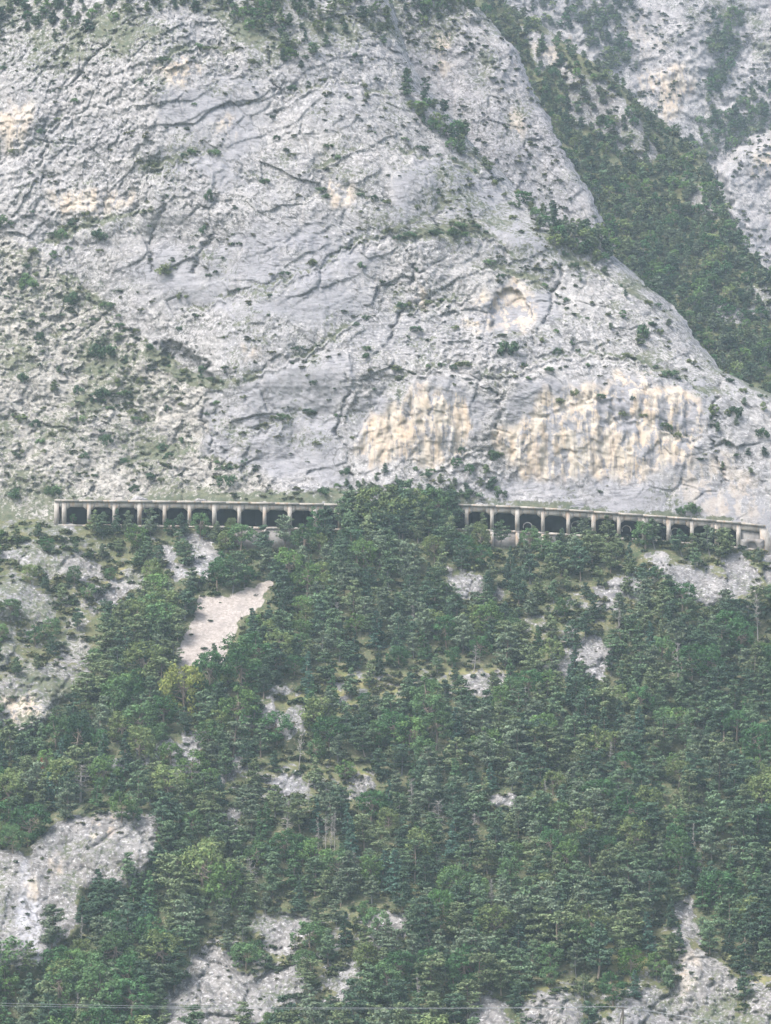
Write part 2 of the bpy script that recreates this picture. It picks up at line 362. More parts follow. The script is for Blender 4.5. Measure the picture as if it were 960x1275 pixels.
# recess with the dark overhang above the grassy ledge
YA += 3 * sstep(-6, 5, 9 * fbm(uA / 9, vA / 7, 0 * uA, 3, 18) + sdist([(195, 428), (225, 432), (262, 462), (275, 480), (240, 470), (210, 452)], uA, vA))
YA += 10 * np.exp(-np.maximum(lin(A_EDGE, vA) + 3 - uA, 0) / 7) + 10 * np.exp(-np.maximum(lin(A_EDGE, vA) - uA, 0) / 60)          # rounds over at its outer edge
base_fade = sstep(632, 600, vA)
LEDGES = [([(40, 312), (75, 291), (110, 274), (192, 258)], 2.2), ([(60, 330), (120, 372), (180, 430), (240, 464), (285, 488)], 1.8), ([(495, 303), (545, 283), (600, 290), (645, 322)], 2.2), ([(222, 398), (300, 366), (400, 330), (480, 292), (565, 255)], 1.5),
          ([(300, 470), (380, 440), (450, 400), (500, 386), (600, 372)], 1.6), ([(615, 472), (700, 440), (800, 452), (890, 492)], 2.0), ([(432, 562), (462, 510), (500, 470), (560, 455), (620, 472)], 1.8), ([(150, 122), (230, 60), (300, 72)], 1.8), ([(340, 122), (420, 100), (525, 132)], 1.5),
          ([(-20, 205), (40, 186), (95, 130)], 1.6), ([(380, 212), (470, 180), (560, 202), (645, 246)], 1.5), ([(690, 312), (760, 352), (845, 402)], 1.5), ([(520, 602), (560, 575), (600, 562), (642, 582)], 1.5), ([(745, 528), (800, 520), (845, 545), (878, 540)], 1.4), ([(165, 218), (260, 190), (335, 232)], 1.3),
          ([(355, 250), (420, 235), (500, 262)], 1.2), ([(60, 420), (130, 400), (190, 440)], 1.2), ([(20, 520), (110, 500), (200, 530)], 1.2), ([(140, 585), (220, 560), (300, 590)], 1.2), ([(660, 520), (720, 495), (790, 500)], 1.2), ([(310, 540), (370, 515), (430, 520)], 1.2), ([(580, 330), (660, 345), (720, 385)], 1.3)]
CLEFTS = [[(182, 340), (190, 290), (202, 248)], [(250, 490), (262, 560), (272, 604)], [(432, 465), (424, 540), (440, 592)], [(614, 470), (622, 520), (617, 578)], [(88, 102), (150, 40)], [(335, 55), (350, 145)], [(522, 325), (500, 400), (468, 442)], [(893, 470), (884, 540), (902, 604)], [(700, 330), (690, 380), (665, 430)], [(60, 150), (50, 220)], [(270, 285), (240, 340)]]
ledge_top = np.zeros(uA.shape); lw = 7 * fbm(uA / 16, 0 * uA, 0 * uA, 4, 82, .6)
for k_, (pl, am) in enumerate(LEDGES):
    a_ = np.array(pl, float); s_ = np.interp(uA, a_[:, 0], a_[:, 1]) + lw + 4 * vnoise(uA / 5, 0 * uA, 0 * uA + k_, 83) - vA
    en = sstep(a_[0, 0] - 5, a_[0, 0] + 20, uA) * sstep(a_[-1, 0] + 5, a_[-1, 0] - 20, uA) * (.55 + .45 * np.clip(.5 + 1.2 * vnoise(uA / 22, 0 * uA, 0 * uA + k_, 84), 0, 1))
    YA += am * en * (sstep(-1.5, 1.5, s_) * np.exp(-np.maximum(s_, 0) / 28) + .55 * np.exp(-((s_ + 5) / 4.0) ** 2))
    ledge_top = np.maximum(ledge_top, en * sstep(-1, 1, s_) * sstep(9, 3, s_))
def pline_dist(pl, u, v):
    d = np.full(u.shape, 1e9)
    for (x0, y0), (x1, y1) in zip(pl[:-1], pl[1:]):
        t_ = np.clip(((u - x0) * (x1 - x0) + (v - y0) * (y1 - y0)) / ((x1 - x0) ** 2 + (y1 - y0) ** 2), 0, 1); d = np.minimum(d, np.hypot(u - x0 - t_ * (x1 - x0), v - y0 - t_ * (y1 - y0)))
    return d
for pl in CLEFTS: YA += 1.5 * np.clip(.5 + 1.3 * fbm(uA / 15, vA / 12, 0 * uA, 3, 86), 0, 1) * np.exp(-(pline_dist(pl, uA + 12 * fbm(vA / 14, uA / 30, 0 * uA, 4, 85, .65), vA) / (2.2 + 1.6 * vnoise(uA / 9, vA / 9, 0 * uA, 87))) ** 2)
SLABS = [[(250, 565), (262, 500), (300, 470), (420, 430), (440, 470), (425, 600), (350, 605)], [(140, 330), (200, 300), (300, 290), (400, 285), (480, 320), (440, 400), (320, 405), (200, 380)], [(600, 600), (700, 600), (880, 590), (960, 640), (960, 660), (600, 640)],
         [(200, 90), (320, 90), (330, 160), (290, 230), (210, 210), (180, 140)], [(560, 180), (640, 240), (690, 300), (640, 330), (560, 280), (480, 270), (480, 230)], [(440, 500), (500, 470), (560, 470), (620, 500), (600, 540), (450, 560)], [(620, 480), (700, 470), (880, 480), (900, 600), (660, 600)], [(600, 360), (680, 365), (690, 400), (600, 410)]]
slab_ = np.zeros(uA.shape)
for pl in SLABS: slab_ = np.maximum(slab_, sstep(-10, 14, sdist(pl, uA, vA) + 26 * fbm(uA / 30, vA / 30, 0 * uA, 4, 19, .6)))
slabA = np.pad(slab_, ((0, 0), (0, ext)))
YA = YA + rock_relief(uA, vA, YA, .25 + .75 * base_fade, 100, RAD(28), wall, slab_)
rubn = P(uA, vA, YA)
YA += rub * base_fade * (.55 * facets(rubn[..., 0].astype(f32) / 1.5, rubn[..., 2].astype(f32) / 1.2, 300)[0] + .7 * fbm(rubn[..., 0] / 3, 0 * uA, rubn[..., 2] / 3, 3, 301))
# rows' outer edge turns back into the mountain
uA2 = np.concatenate([uA, ue[:, None] - np.linspace(2, 40, ext)[None]], 1); vA2 = np.concatenate([vA, np.repeat(rows[:, None], ext, 1)], 1)
YA2 = np.concatenate([YA, YA[:, -1:] + np.linspace(8, 70, ext)[None]], 1)
def slope_of(u, v, Y):
    p = P(u, v, Y); gu = np.gradient(p, axis=1); gv = np.gradient(p, axis=0); n = np.cross(gv, gu)
    n /= np.linalg.norm(n, axis=-1, keepdims=True) + 1e-9; return n[..., 2] * np.sign(-n[..., 1] + 1e-9)
up = blur(np.abs(slope_of(uA2, vA2, YA2)), 2, 1)
gr = np.zeros(uA2.shape)
for pl in A_GRASS: gr = np.maximum(gr, sstep(-4, 4, sdist(pl, uA2, vA2) + 5 * fbm(uA2 / 10, vA2 / 10, 0 * uA2, 3, 12)))
rub2 = np.pad(rub, ((0, 0), (0, ext)), 'edge')
och2 = np.pad(och, ((0, 0), (0, ext)))
veg = np.clip(.28 + .22 * rub2 + .30 * sstep(.5, .85, up) + .30 * fbm(uA2 / 60, vA2 / 45, 0 * uA2, 3, 14) + .3 * sstep(120, 30, vA2)
              + .14 * sstep(0, 60, 60 - np.abs(sdist([(480, 270), (520, 380), (760, 330), (690, 290)], uA2, vA2))), 0, .8) * (1 - .85 * och2)
veg = np.clip(veg + .4 * np.pad(ledge_top, ((0, 0), (0, ext))), 0, .95)
veg = np.maximum(veg, gr * (.85 + .35 * fbm(uA2 / 7, vA2 / 5, 0 * uA2, 3, 15)))
cliff, PA = surface('cliff', uA2, vA2, YA2, M_CLIFF, {'ochre': och2, 'veg': veg, 'white': 0 * och2, 'rubble': rub2, 'slab': slabA})

# ---- the slab behind it (B)
rowsB = np.arange(-90, 420, 1.6); nB = 200
ueB = lin(B_EDGE, rowsB) + 2 * fbm(rowsB / 3, 0 * rowsB, 0 * rowsB, 2, 27) + 6 * fbm(rowsB / 12, 0 * rowsB, 0 * rowsB, 3, 25)
u0B = np.minimum(lin(A_EDGE, rowsB) - 90, ueB - 40)
uB = u0B[:, None] + (ueB - u0B)[:, None] * np.linspace(0, 1, nB)[None]; vB = np.repeat(rowsB[:, None], nB, 1)
YB = 705 + (300 - vB) * .185 * .42 + .10 * (uB - 600) * .18
YB += 6 * np.exp(-np.maximum(lin(B_EDGE, vB) + 2 - uB, 0) / 5)
YB = YB + rock_relief(uB, vB, YB, .95, 400, RAD(-40))
uB = np.concatenate([uB, ueB[:, None] - np.linspace(2, 40, ext)[None]], 1); vB = np.concatenate([vB, np.repeat(rowsB[:, None], ext, 1)], 1)
YB = np.concatenate([YB, YB[:, -1:] + np.linspace(6, 50, ext)[None]], 1)
vegB = np.clip(.28 + .3 * fbm(uB / 40, vB / 40, 0 * uB, 3, 26) + .4 * sstep(90, 10, vB), 0, .9)
slab, PB = surface('cliff', uB, vB, YB, M_FAR, {'ochre': ochre_field(uB, vB, B_OCHRE), 'veg': vegB, 'white': 0 * uB})

# ---- the wooded gully (C): columns run from the bottom up to its skyline
colsC = np.arange(430, 1131, 2.0); nC = 330
vtC = lin(C_TOP, colsC) + 4 * fbm(colsC / 15, 0 * colsC, 0 * colsC, 3, 31)
tC = np.linspace(0, 1, nC)
vC = vtC[None] + (600 - vtC)[None] * tC[:, None]; uC = np.repeat(colsC[None], nC, 0)
ribs = [[(690, 75), (720, 95), (760, 105), (800, 150), (815, 195), (790, 205), (755, 170), (715, 150)], [(650, 35), (690, 45), (700, 80), (672, 90)],
        [(780, 185), (815, 200), (820, 190), (800, 165)], [(885, 380), (910, 375), (930, 395), (905, 410)], [(930, 355), (970, 360), (970, 400), (935, 390)], [(850, 225), (880, 235), (893, 270), (870, 265)]]
rkC = np.zeros(uC.shape)
for pl in ribs: rkC = np.maximum(rkC, sstep(-6, 6, sdist(pl, uC, vC) + 6 * fbm(uC / 9, vC / 9, 0 * uC, 3, 32)))
cotC = blur(1.15 * (1 - rkC) + .35 * rkC, 5)
dv = np.abs(np.gradient(vC, axis=0))
YC = 700 + np.cumsum((cotC * dv * .2)[::-1], 0)[::-1] * (1 + .25 * sstep(560, 900, uC)) + 8 * np.exp(-(vC - vtC[None]) / 10)
YC = YC + rock_relief(uC, vC, YC, .5 + .3 * rkC, 500, RAD(40))
eC = 5
uC = np.concatenate([np.repeat(colsC[None], eC, 0), uC], 0); vC = np.concatenate([vtC[None] + np.linspace(18, 2, eC)[:, None], vC], 0)
YC = np.concatenate([YC[:1] + np.linspace(60, 10, eC)[:, None], YC], 0); rkC = np.pad(rkC, ((eC, 0), (0, 0)), 'edge')
grassC = sstep(.15, .5, fbm(uC / 18, vC / 18, 0 * uC, 3, 33)) * .35
gully, PC = surface('mountainside', uC, vC, YC, M_HILL, {'rock': .15 + .85 * rkC, 'grass': grassC, 'scree': 0 * uC, 'ochre': ochre_field(uC, vC, FAR_OCHRE), 'veg': .4 + 0 * uC, 'white': 0 * uC})

# ---- the far cliffs (D)
uD, vD = np.meshgrid(np.arange(400, 1150, 2.0), np.arange(-95, 520, 2.0))
d2 = sstep(0, 20, 12 * fbm(uD / 14, vD / 14, 0 * uD, 3, 38) + sdist([(885, 205), (925, 180), (1160, 60), (1160, 600), (960, 600), (900, 300)], uD, vD))
YD = 1010 + (200 - vD) * .26 * .38 - 35 * d2 + .06 * (uD - 800)
YD = YD + rock_relief(uD, vD, YD, 1.4, 600, RAD(15))
vegD = np.clip(.25 + .5 * fbm(uD / 60, vD / 60, 0 * uD, 3, 36) + .5 * sstep(0, 25, sdist([(840, 190), (880, 160), (980, 110), (980, 150), (900, 190), (860, 215)], uD, vD)), 0, .9)
farcliff, PD = surface('cliff', uD, vD, YD, M_FAR, {'ochre': ochre_field(uD, vD, FAR_OCHRE), 'veg': vegD, 'white': 0 * uD})

# ---- the wooded slope below the gallery
ROCKS = [  # name used in labels, outline, bulge, kind of rock
 ('bluish outcrop', [(-60, 735), (0, 728), (30, 722), (58, 745), (66, 770), (50, 774), (25, 764), (0, 772), (-60, 775)], 2.5),
 ('pale streaked cliff', [(-60, 860), (0, 848), (20, 838), (60, 828), (100, 830), (114, 850), (66, 872), (60, 895), (30, 908), (-60, 900)], 3),
 ('broken rocks', [(0, 690), (40, 680), (60, 695), (100, 690), (128, 712), (112, 728), (70, 716), (40, 705)], 1.5),
 ('broken rocks', [(112, 748), (165, 710), (176, 720), (142, 757)], 1.2), ('broken rocks', [(55, 648), (90, 642), (92, 660), (60, 662)], .8),
 ('broken rocks', [(90, 790), (105, 800), (118, 830), (80, 825), (75, 800)], 1.0), ('broken rocks', [(0, 800), (12, 780), (20, 800), (10, 830), (0, 830)], 1.0),
 ('split outcrop', [(190, 672), (212, 678), (232, 708), (236, 690), (226, 670), (245, 666), (264, 672), (276, 690), (256, 722), (240, 716), (216, 722)], 1.6),
 ('pinkish outcrop', [(552, 712), (575, 708), (604, 714), (612, 735), (628, 732), (632, 752), (600, 744), (565, 747)], 2.0),
 ('white rock patch', [(672, 832), (705, 812), (728, 797), (756, 795), (766, 812), (754, 850), (722, 843), (695, 834)], 1.5),
 ('long rock band', [(804, 690), (830, 683), (842, 703), (870, 713), (907, 720), (908, 747), (880, 750), (850, 744), (823, 717)], 2.2),
 ('long rock band', [(898, 695), (925, 690), (950, 713), (947, 738), (910, 747), (905, 720)], 2.0),
 ('grey rocks', [(736, 740), (760, 720), (798, 716), (796, 742), (760, 747)], 1.2), ('long rock band', [(948, 690), (985, 680), (1100, 690), (1100, 750), (985, 742), (952, 722)], 2),
 ('small pale rock', [(566, 842), (590, 845), (627, 842), (624, 860), (600, 864), (580, 857)], 1.0),
 ('jagged outcrop', [(293, 896), (330, 878), (350, 885), (380, 880), (380, 907), (360, 918), (345, 906), (300, 904)], 2.0), ('jagged outcrop', [(333, 853), (370, 850), (372, 866), (340, 868)], 1.0),
 ('rock band', [(128, 952), (170, 935), (213, 920), (252, 915), (250, 968), (213, 972), (213, 942), (170, 952), (140, 963)], 1.6),
 ('leaning rock', [(270, 956), (295, 934), (304, 955), (286, 972), (272, 976)], 1.6), ('leaning rock', [(275, 1010), (300, 1005), (300, 1030), (272, 1045)], 1.2),
 ('great grey cliff', [(-160, 1060), (0, 1060), (35, 1060), (70, 1025), (110, 1013), (150, 1013), (197, 1016), (198, 1050), (182, 1078), (162, 1103), (120, 1103), (102, 1108), (100, 1152), (72, 1168), (52, 1203), (0, 1208), (-160, 1215)], 5),
 ('low rocks', [(322, 970), (355, 963), (388, 975), (382, 990), (345, 993)], 1.0), ('low rocks', [(432, 970), (458, 968), (460, 990), (440, 995)], .8), ('low rocks', [(608, 992), (640, 985), (645, 1005), (615, 1008)], .8),
 ('rocky spur', [(318, 1150), (350, 1130), (382, 1145), (362, 1192), (330, 1177)], 1.5),
 ('rocky spur', [(208, 1245), (245, 1195), (270, 1175), (296, 1200), (302, 1215), (375, 1203), (378, 1235), (330, 1262), (290, 1300), (208, 1300)], 2.0),
 ('grey notch rock', [(402, 1222), (450, 1190), (450, 1232), (420, 1245)], 1.2), ('crag', [(450, 1140), (510, 1136), (508, 1160), (455, 1167)], 1.3),
 ('pointed boulder', [(578, 1320), (583, 1250), (605, 1236), (632, 1252), (650, 1320)], 3.0), ('rounded boulder', [(648, 1320), (654, 1250), (685, 1230), (717, 1240), (730, 1320)], 3.0),
 ('fluted rocks', [(735, 1320), (768, 1250), (800, 1233), (832, 1238), (852, 1205), (845, 1165), (866, 1183), (902, 1200), (912, 1240), (935, 1320)], 2.0),
 ('corner rocks', [(925, 1320), (932, 1228), (1000, 1230), (1100, 1240), (1100, 1320)], 2.5), ('fluted rocks', [(838, 1120), (860, 1115), (868, 1160), (848, 1165)], .8),
]
GRASS = [[(350, 866), (388, 862), (372, 886), (345, 880)], [(405, 850), (425, 833), (470, 843), (502, 833), (502, 862), (440, 877), (418, 888)], [(555, 838), (600, 830), (630, 842)],
         [(740, 1190), (765, 1163), (790, 1178), (818, 1195), (800, 1218), (750, 1204)], [(665, 1232), (695, 1216), (714, 1236)], [(893, 1005), (917, 1015), (915, 1047), (893, 1050)],
         [(922, 1212), (1000, 1218), (1000, 1234), (930, 1230)], [(130, 715), (168, 700), (165, 722), (135, 735)], [(440, 962), (462, 960), (450, 975)], [(500, 1225), (560, 1220), (575, 1245), (520, 1250)]]
SCREE = [(250, 745), (270, 745), (292, 740), (338, 722), (326, 756), (296, 772), (286, 800), (278, 830), (262, 826), (236, 828), (212, 842), (230, 795)]
RUBBLE = [(-160, 640), (70, 638), (130, 672), (185, 700), (175, 735), (125, 770), (125, 835), (66, 900), (-160, 905)]
SPURS = [[(200, 1260), (260, 1160), (330, 1120), (400, 1140), (470, 1130), (520, 1150), (460, 1240), (380, 1300), (200, 1300)], [(640, 1250), (700, 1215), (780, 1225), (850, 1110), (900, 1190), (1000, 1210), (1000, 1310), (640, 1310)],
         [(280, 960), (330, 940), (470, 960), (470, 1010), (300, 1010)], [(640, 760), (800, 700), (900, 690), (960, 700), (950, 760), (800, 745), (660, 850)], [(390, 830), (520, 830), (640, 840), (620, 870), (430, 900)]]
colsH = np.arange(-160, 1121, 2.0); nH = 430
vtH = lin(ROOF, colsH) + 34 - 9 * sstep(120, 60, colsH) + 1.5 * sstep(935, 960, colsH)
vtH = vtH + 2.0 * fbm(colsH / 9, 0 * colsH, 0 * colsH, 3, 41) * (sstep(60, 30, colsH) + sstep(950, 970, colsH))
vtH = vtH + 24 * sstep(284, 291, colsH) * sstep(369, 362, colsH) + 18 * sstep(597, 604, colsH) * sstep(699, 692, colsH)
tH = np.linspace(0, 1, nH)
vH = vtH[None] + (1420 - vtH)[None] * tH[:, None]; uH = np.repeat(colsH[None], nH, 0)
T = math.tan(RAD(41)); z0 = P(480, 657, GY - .5)[2]
te = P(uH, vH, 1.0)[..., 2]
YH = (z0 - (GY - .5) * T) / (te - T) + 0
YH0 = YH.copy()
rk = np.zeros(uH.shape); blg = np.zeros(uH.shape)
wob = 11 * fbm(uH / 16, vH / 14, 0 * uH, 4, 42) + 5 * fbm(uH / 4, vH / 4, 0 * uH, 2, 43)
for nm, pl, bl in ROCKS:
    sd_ = sdist(pl, uH, vH)
    rk = np.maximum(rk, sstep(-5, 4, sd_ + wob)); blg = np.maximum(blg, bl * sstep(-22, 10, sd_))
spur = np.zeros(uH.shape)
for pl in SPURS: spur = np.maximum(spur, sstep(-15, 15, sdist(pl, uH, vH)))
rubH = sstep(-10, 10, sdist(RUBBLE, uH, vH) + wob)
scr = sstep(-5, 4, sdist(SCREE, uH, vH) + .5 * wob)
grs = np.zeros(uH.shape)
for pl in GRASS: grs = np.maximum(grs, sstep(-6, 5, sdist(pl, uH, vH) + wob))
edge = sstep(0, 25, vH - vtH[None])
pH = P(uH, vH, YH)
YH += edge * (1 - .8 * scr) * 4.5 * fbm(pH[..., 0] / 22, pH[..., 1] / 40, pH[..., 2] / 22, 3, 44)
YH += edge * (.2 + .8 * np.maximum(rk, .35 * rubH)) * rock_relief(uH, vH, YH, 1.55, 700, RAD(55)) * (1 - sstep(-14, 0, sdist(SCREE, uH, vH))) - edge * blg
YH += scr * (.12 * fbm(pH[..., 0] / .5, pH[..., 1] * 0, pH[..., 2] / .5, 2, 46))
eH = 5
uH = np.concatenate([np.repeat(colsH[None], eH, 0), uH], 0)
pz = P(colsH, vtH, YH[0])[:, 2]
Yb = YH[0][None] + np.linspace(16, .5, eH)[:, None]
# the bench behind the top edge is level (the road bed)
tz = pz[None] / Yb; ang = np.arctan(tz) - PITCH
vbk = 637.5 - F * np.tan(ang)
vH = np.concatenate([vbk + .6, vH], 0); YH = np.concatenate([Yb, YH], 0)
pd = ((eH, 0), (0, 0))
rk, rubH, scr, grs, spur = [np.pad(a, pd, 'edge') for a in (rk, rubH, scr, grs, spur)]
ochH = ochre_field(uH, vH, [([(0, 865), (60, 862), (62, 895), (30, 908), (0, 900)], .9), ([(60, 1078), (85, 1070), (88, 1095), (70, 1100)], .9), ([(118, 1022), (135, 1022), (135, 1040), (118, 1042)], .7),
                            ([(938, 730), (950, 728), (946, 742), (936, 742)], .9), ([(825, 1190), (870, 1188), (880, 1215), (850, 1240), (820, 1225)], .5), ([(40, 1100), (48, 1100), (47, 1112), (40, 1112)], .8)])
whi = sstep(-6, 5, sdist([(22, 1115), (46, 1115), (50, 1160), (52, 1200), (36, 1195), (20, 1150)], uH, vH)) + .8 * sstep(-5, 4, sdist([(25, 1070), (34, 1072), (36, 1110), (28, 1110)], uH, vH))
rock_at = np.clip(.05 + .85 * rk + .36 * rubH + .36 * spur, 0, 1)
hill, PH = surface('hillside', uH, vH, YH, M_HILL, {'rock': rock_at, 'grass': np.clip(grs + .25 * spur + .2 * rubH, 0, 1), 'scree': scr, 'ochre': ochH, 'veg': .42 + .2 * rubH, 'white': np.clip(whi, 0, 1)})
# ---- the valley floor from under the slope to behind the camera
zf = float(PH[-1, :, 2].mean()) + .5
g = MB(); gx = np.linspace(-290, 290, 30); gy = np.linspace(-60, float(PH[-1, :, 1].max()) + 6, 30)
GX, GYY = np.meshgrid(gx, gy); GZ = zf + .6 * fbm(GX / 40, GYY / 40, 0 * GX, 2, 50) - .4
ii = np.arange(29)[:, None] * 30; jj = np.arange(29)[None]
g.add(np.stack([GX, GYY, GZ], -1), np.stack([ii + jj, ii + jj + 1, ii + 31 + jj, ii + 30 + jj], -1).reshape(-1, 4))
g.build('ground', M_GROUND)['kind'] = 'structure'

# ------------------------------------------------------------------ the air
hz = NT('haze_air'); hz.t.nodes.remove(hz.b)
pv = hz.t.nodes.new('ShaderNodeVolumePrincipled'); pv.inputs['Density'].default_value = HAZE
pv.inputs['Color'].default_value = (.70, .86, 1.0, 1); pv.inputs['Anisotropy'].default_value = .1
hz.t.links.new(pv.outputs[0], hz.t.nodes['Material Output'].inputs['Volume'])
hb = MB(); hb.box(-330, 330, -90, 1330, zf - 3, 400); tag(hb.build('haze', hz.m), None, None, kind='stuff')
# ------------------------------------------------------------------ the gallery
PU = [80, 111, 142.5, 174, 205, 236, 267, 298, 329.5, 361, 392, 423, 454.5, 486, 517.5, 549, 581, 612.5, 644, 676, 707.5, 739, 770.5, 801.5, 832.5, 861.5, 892, 919.5]
gal = tag(empty('rockfall_gallery', P(500, 657, GY)), 'long weathered concrete rockfall gallery of open dark bays along the foot of the cliff', 'gallery')
GL = np.array(gal.location)
def roof(u): p = P(u, lin(ROOF, u), GY); return p[0], p[2]
def gpart(mb, name, mat):
    o = mb.build(name, mat, gal)
    co = np.concatenate(mb.v) - GL; o.data.vertices.foreach_set('co', co.astype(f32).ravel()); o.data.update(); return o
def sweep(mb, u0, u1, y0, y1, top, bot):
    k = max(1, int((u1 - u0) / 30)); e = np.linspace(u0, u1, k + 1)
    for a, b in zip(e[:-1], e[1:]):
        (xa, za), (xb, zb) = roof(a), roof(b)
        mb.hexa([(xa, y0, za + bot), (xb, y0, zb + bot), (xb, y1, zb + bot), (xa, y1, za + bot), (xa, y0, za + top), (xb, y0, zb + top), (xb, y1, zb + top), (xa, y1, za + top)])
m = MB(); sweep(m, 68, 953, GY - .35, GY + 8.5, 0, -.42); gpart(m, 'roof_slab', M_CONC)
m = MB()
HA = .95
for a, b in zip(PU[:-1], PU[1:]):
    (xa, za), (xb, zb) = roof(a), roof(b); xa += .2; xb -= .2
    xs = [xa, xa + HA, xb - HA, xb]; zz = [za + (zb - za) * (x - xa) / (xb - xa) for x in xs]; bt = [-2.15, -1.4, -1.4, -2.15]
    for i in range(3):
        y0, y1 = GY, GY + .6; tp = -.425
        m.hexa([(xs[i], y0, zz[i] + bt[i]), (xs[i + 1], y0, zz[i + 1] + bt[i + 1]), (xs[i + 1], y1, zz[i + 1] + bt[i + 1]), (xs[i], y1, zz[i] + bt[i]),
                (xs[i], y0, zz[i] + tp), (xs[i + 1], y0, zz[i + 1] + tp), (xs[i + 1], y1, zz[i + 1] + tp), (xs[i], y1, zz[i] + tp)])
(xa, za), (xb, zb) = roof(68), roof(80)
m.box(xa + .6, xb - .2, GY, GY + .6, za - 1.5, za - .425)
gpart(m, 'front_beam', M_CONC)
FL = -4.95
for i, u in enumerate(PU):
    m = MB(); x, z = roof(u); w = .36 if i % 3 else .43
    m.box(x - w, x + w, GY - .07 - .05 * (i % 3 == 0), GY + .85, z + FL + .02, z - .43); gpart(m, 'pillar', M_CONC)
    if 297 <= u <= 330 or 612 <= u <= 708:
        m = MB(); m.box(x - .36, x + .36, GY - .55, GY + .6, z - (9.5 if u < 400 else 9.0), z + FL - .36); gpart(m, 'buttress', M_CONC)
x, z = roof(70.5); m = MB(); m.box(x - .45, x + .45, GY - .15, GY + 8, z - 5.6, z - .43); gpart(m, 'end_wall', M_CONC)
m = MB(); sweep(m, 73, 953, GY - .18, GY + 8.2, FL, FL - .34); gpart(m, 'road_deck', M_CONC)
m = MB(); sweep(m, 75, 919, GY + .9, GY + 7.0, FL + .06, FL + .004); gpart(m, 'road_surface', M_ASPHALT)
m = MB(); sweep(m, 73, 953, GY + 7.4, GY + 8.0, -.43, FL + .01); gpart(m, 'back_wall', M_INNER_SHADE)
m = MB(); sweep(m, 110, 919, GY + .25, GY + .42, FL + .18, FL + .005); gpart(m, 'parapet', M_CONC)
# masonry below the road between the buttresses
for e in ((291, 362, -9.6), (604, 692, -9.0)):
    m = MB(); sweep(m, e[0], e[1], GY - .02, GY + .5, FL - .36, e[2]); gpart(m, 'retaining_wall', M_PANEL)
# blind bay at the far end
m = MB(); sweep(m, 922, 950, GY + .30, GY + .7, -1.45, -7.0); gpart(m, 'blind_panel', M_PANEL)
m = MB(); sweep(m, 921.5, 953, GY - .02, GY + .62, -.43, -1.44); (xa, za), (xb, zb) = roof(949), roof(960)
m.hexa([(xa, GY - .1, za - 6.6), (xb + 1.0, GY - .1, za - 6.9), (xb + 1.0, GY + 1, za - 6.9), (xa, GY + 1, za - 6.6), (xa - .6, GY - .1, za - .44), (xb - .7, GY - .1, za - .6), (xb - .7, GY + 1, za - .6), (xa - .6, GY + 1, za - .44)])
gpart(m, 'end_frame', M_CONC)
# culvert portal under the blind bay
cv = P(937, 681, GY - .25); r0 = .95
m = MB(); th = np.linspace(0, math.pi, 15); inn = np.stack([cv[0] + r0 * np.cos(th), cv[2] + r0 * np.sin(th)], 1)
inn = np.concatenate([[(inn[0, 0], cv[2] - 1.4)], inn, [(inn[-1, 0], cv[2] - 1.4)]])
outp = []
for q in inn:
    d = q - np.array([cv[0], cv[2] - .2]); s = min(2.3 / (abs(d[0]) + 1e-6), 1.75 / (abs(d[1]) + 1e-6)); outp.append(np.array([cv[0], cv[2] - .2]) + d * s)
for i in range(len(inn) - 1):
    A, B, Cc, D = inn[i], inn[i + 1], outp[i + 1], outp[i]
    y0, y1 = cv[1], cv[1] + 3.2
    m.add([(A[0], y0, A[1]), (B[0], y0, B[1]), (Cc[0], y0, Cc[1]), (D[0], y0, D[1]), (A[0], y1, A[1]), (B[0], y1, B[1]), (Cc[0], y1, Cc[1]), (D[0], y1, D[1])],
          [(0, 1, 2, 3), (0, 4, 5, 1), (3, 2, 6, 7)])
m.box(cv[0] - 1.5, cv[0] + 1.5, cv[1] + 3.2, cv[1] + 3.4, cv[2] - 1.6, cv[2] + 1.6)
o = m.build('culvert', M_PANEL); tag(o, 'small arched culvert mouth in pale masonry under the last gallery bay', 'culvert')
# concrete rings standing in the bays
for k, (u, v, half, lab) in enumerate([(657, 656, 1, 'pale concrete half ring in the dark bay just past the tree-hidden gap'), (717, 655, 1, 'pale concrete half ring in the middle of the open right bays'),
                                 (780, 660, 1, 'pale concrete half ring half hidden by pine crowns in a bay'), (841, 663, 0, 'full pale concrete ring leaning in a bay near the blind panel')]):
    c = P(u, v, GY + 1.3); R_ = .88
    th = np.linspace(-.35, math.pi + .35, 20) if half else np.linspace(0, 2 * math.pi, 29)
    m = MB(); m.tube(np.stack([c[0] + R_ * np.cos(th), c[1] + .12 * np.sin(th), c[2] + R_ * np.sin(th)], 1), np.full(len(th), .12), 6)
    tag(m.build('concrete_ring', M_PALE, smooth=True), lab, 'ring', 'concrete rings standing in the gallery bays')
# boulders lying on the gallery roof
rng = np.random.default_rng(5)
def boulder(name, p, sx, sy, sz, mat, label, group):
    nu, nv = 14, 9; a = np.linspace(0, 2 * math.pi, nu, endpoint=False); b = np.linspace(-1.5, 1.5, nv)
    A_, B_ = np.meshgrid(a, b); V = np.stack([np.cos(A_) * np.cos(B_), np.sin(A_) * np.cos(B_), np.sin(B_)], -1)
    o_ = rng.uniform(0, 50); n_ = 1 + .35 * facets((V[..., 0] * 1.3 + o_).astype(f32), (V[..., 2] * 1.3 + V[..., 1] + o_).astype(f32), 9)[0]
    V = V * n_[..., None] * np.array([sx, sy, sz]); i = np.arange(nv - 1)[:, None] * nu; j = np.arange(nu)[None]
    Q = np.stack([i + j, i + (j + 1) % nu, i + nu + (j + 1) % nu, i + nu + j], -1).reshape(-1, 4)
    o = mesh_np(name, V.reshape(-1, 3), Q, mat); o.location = p; tag(o, label, 'boulder', group); return o
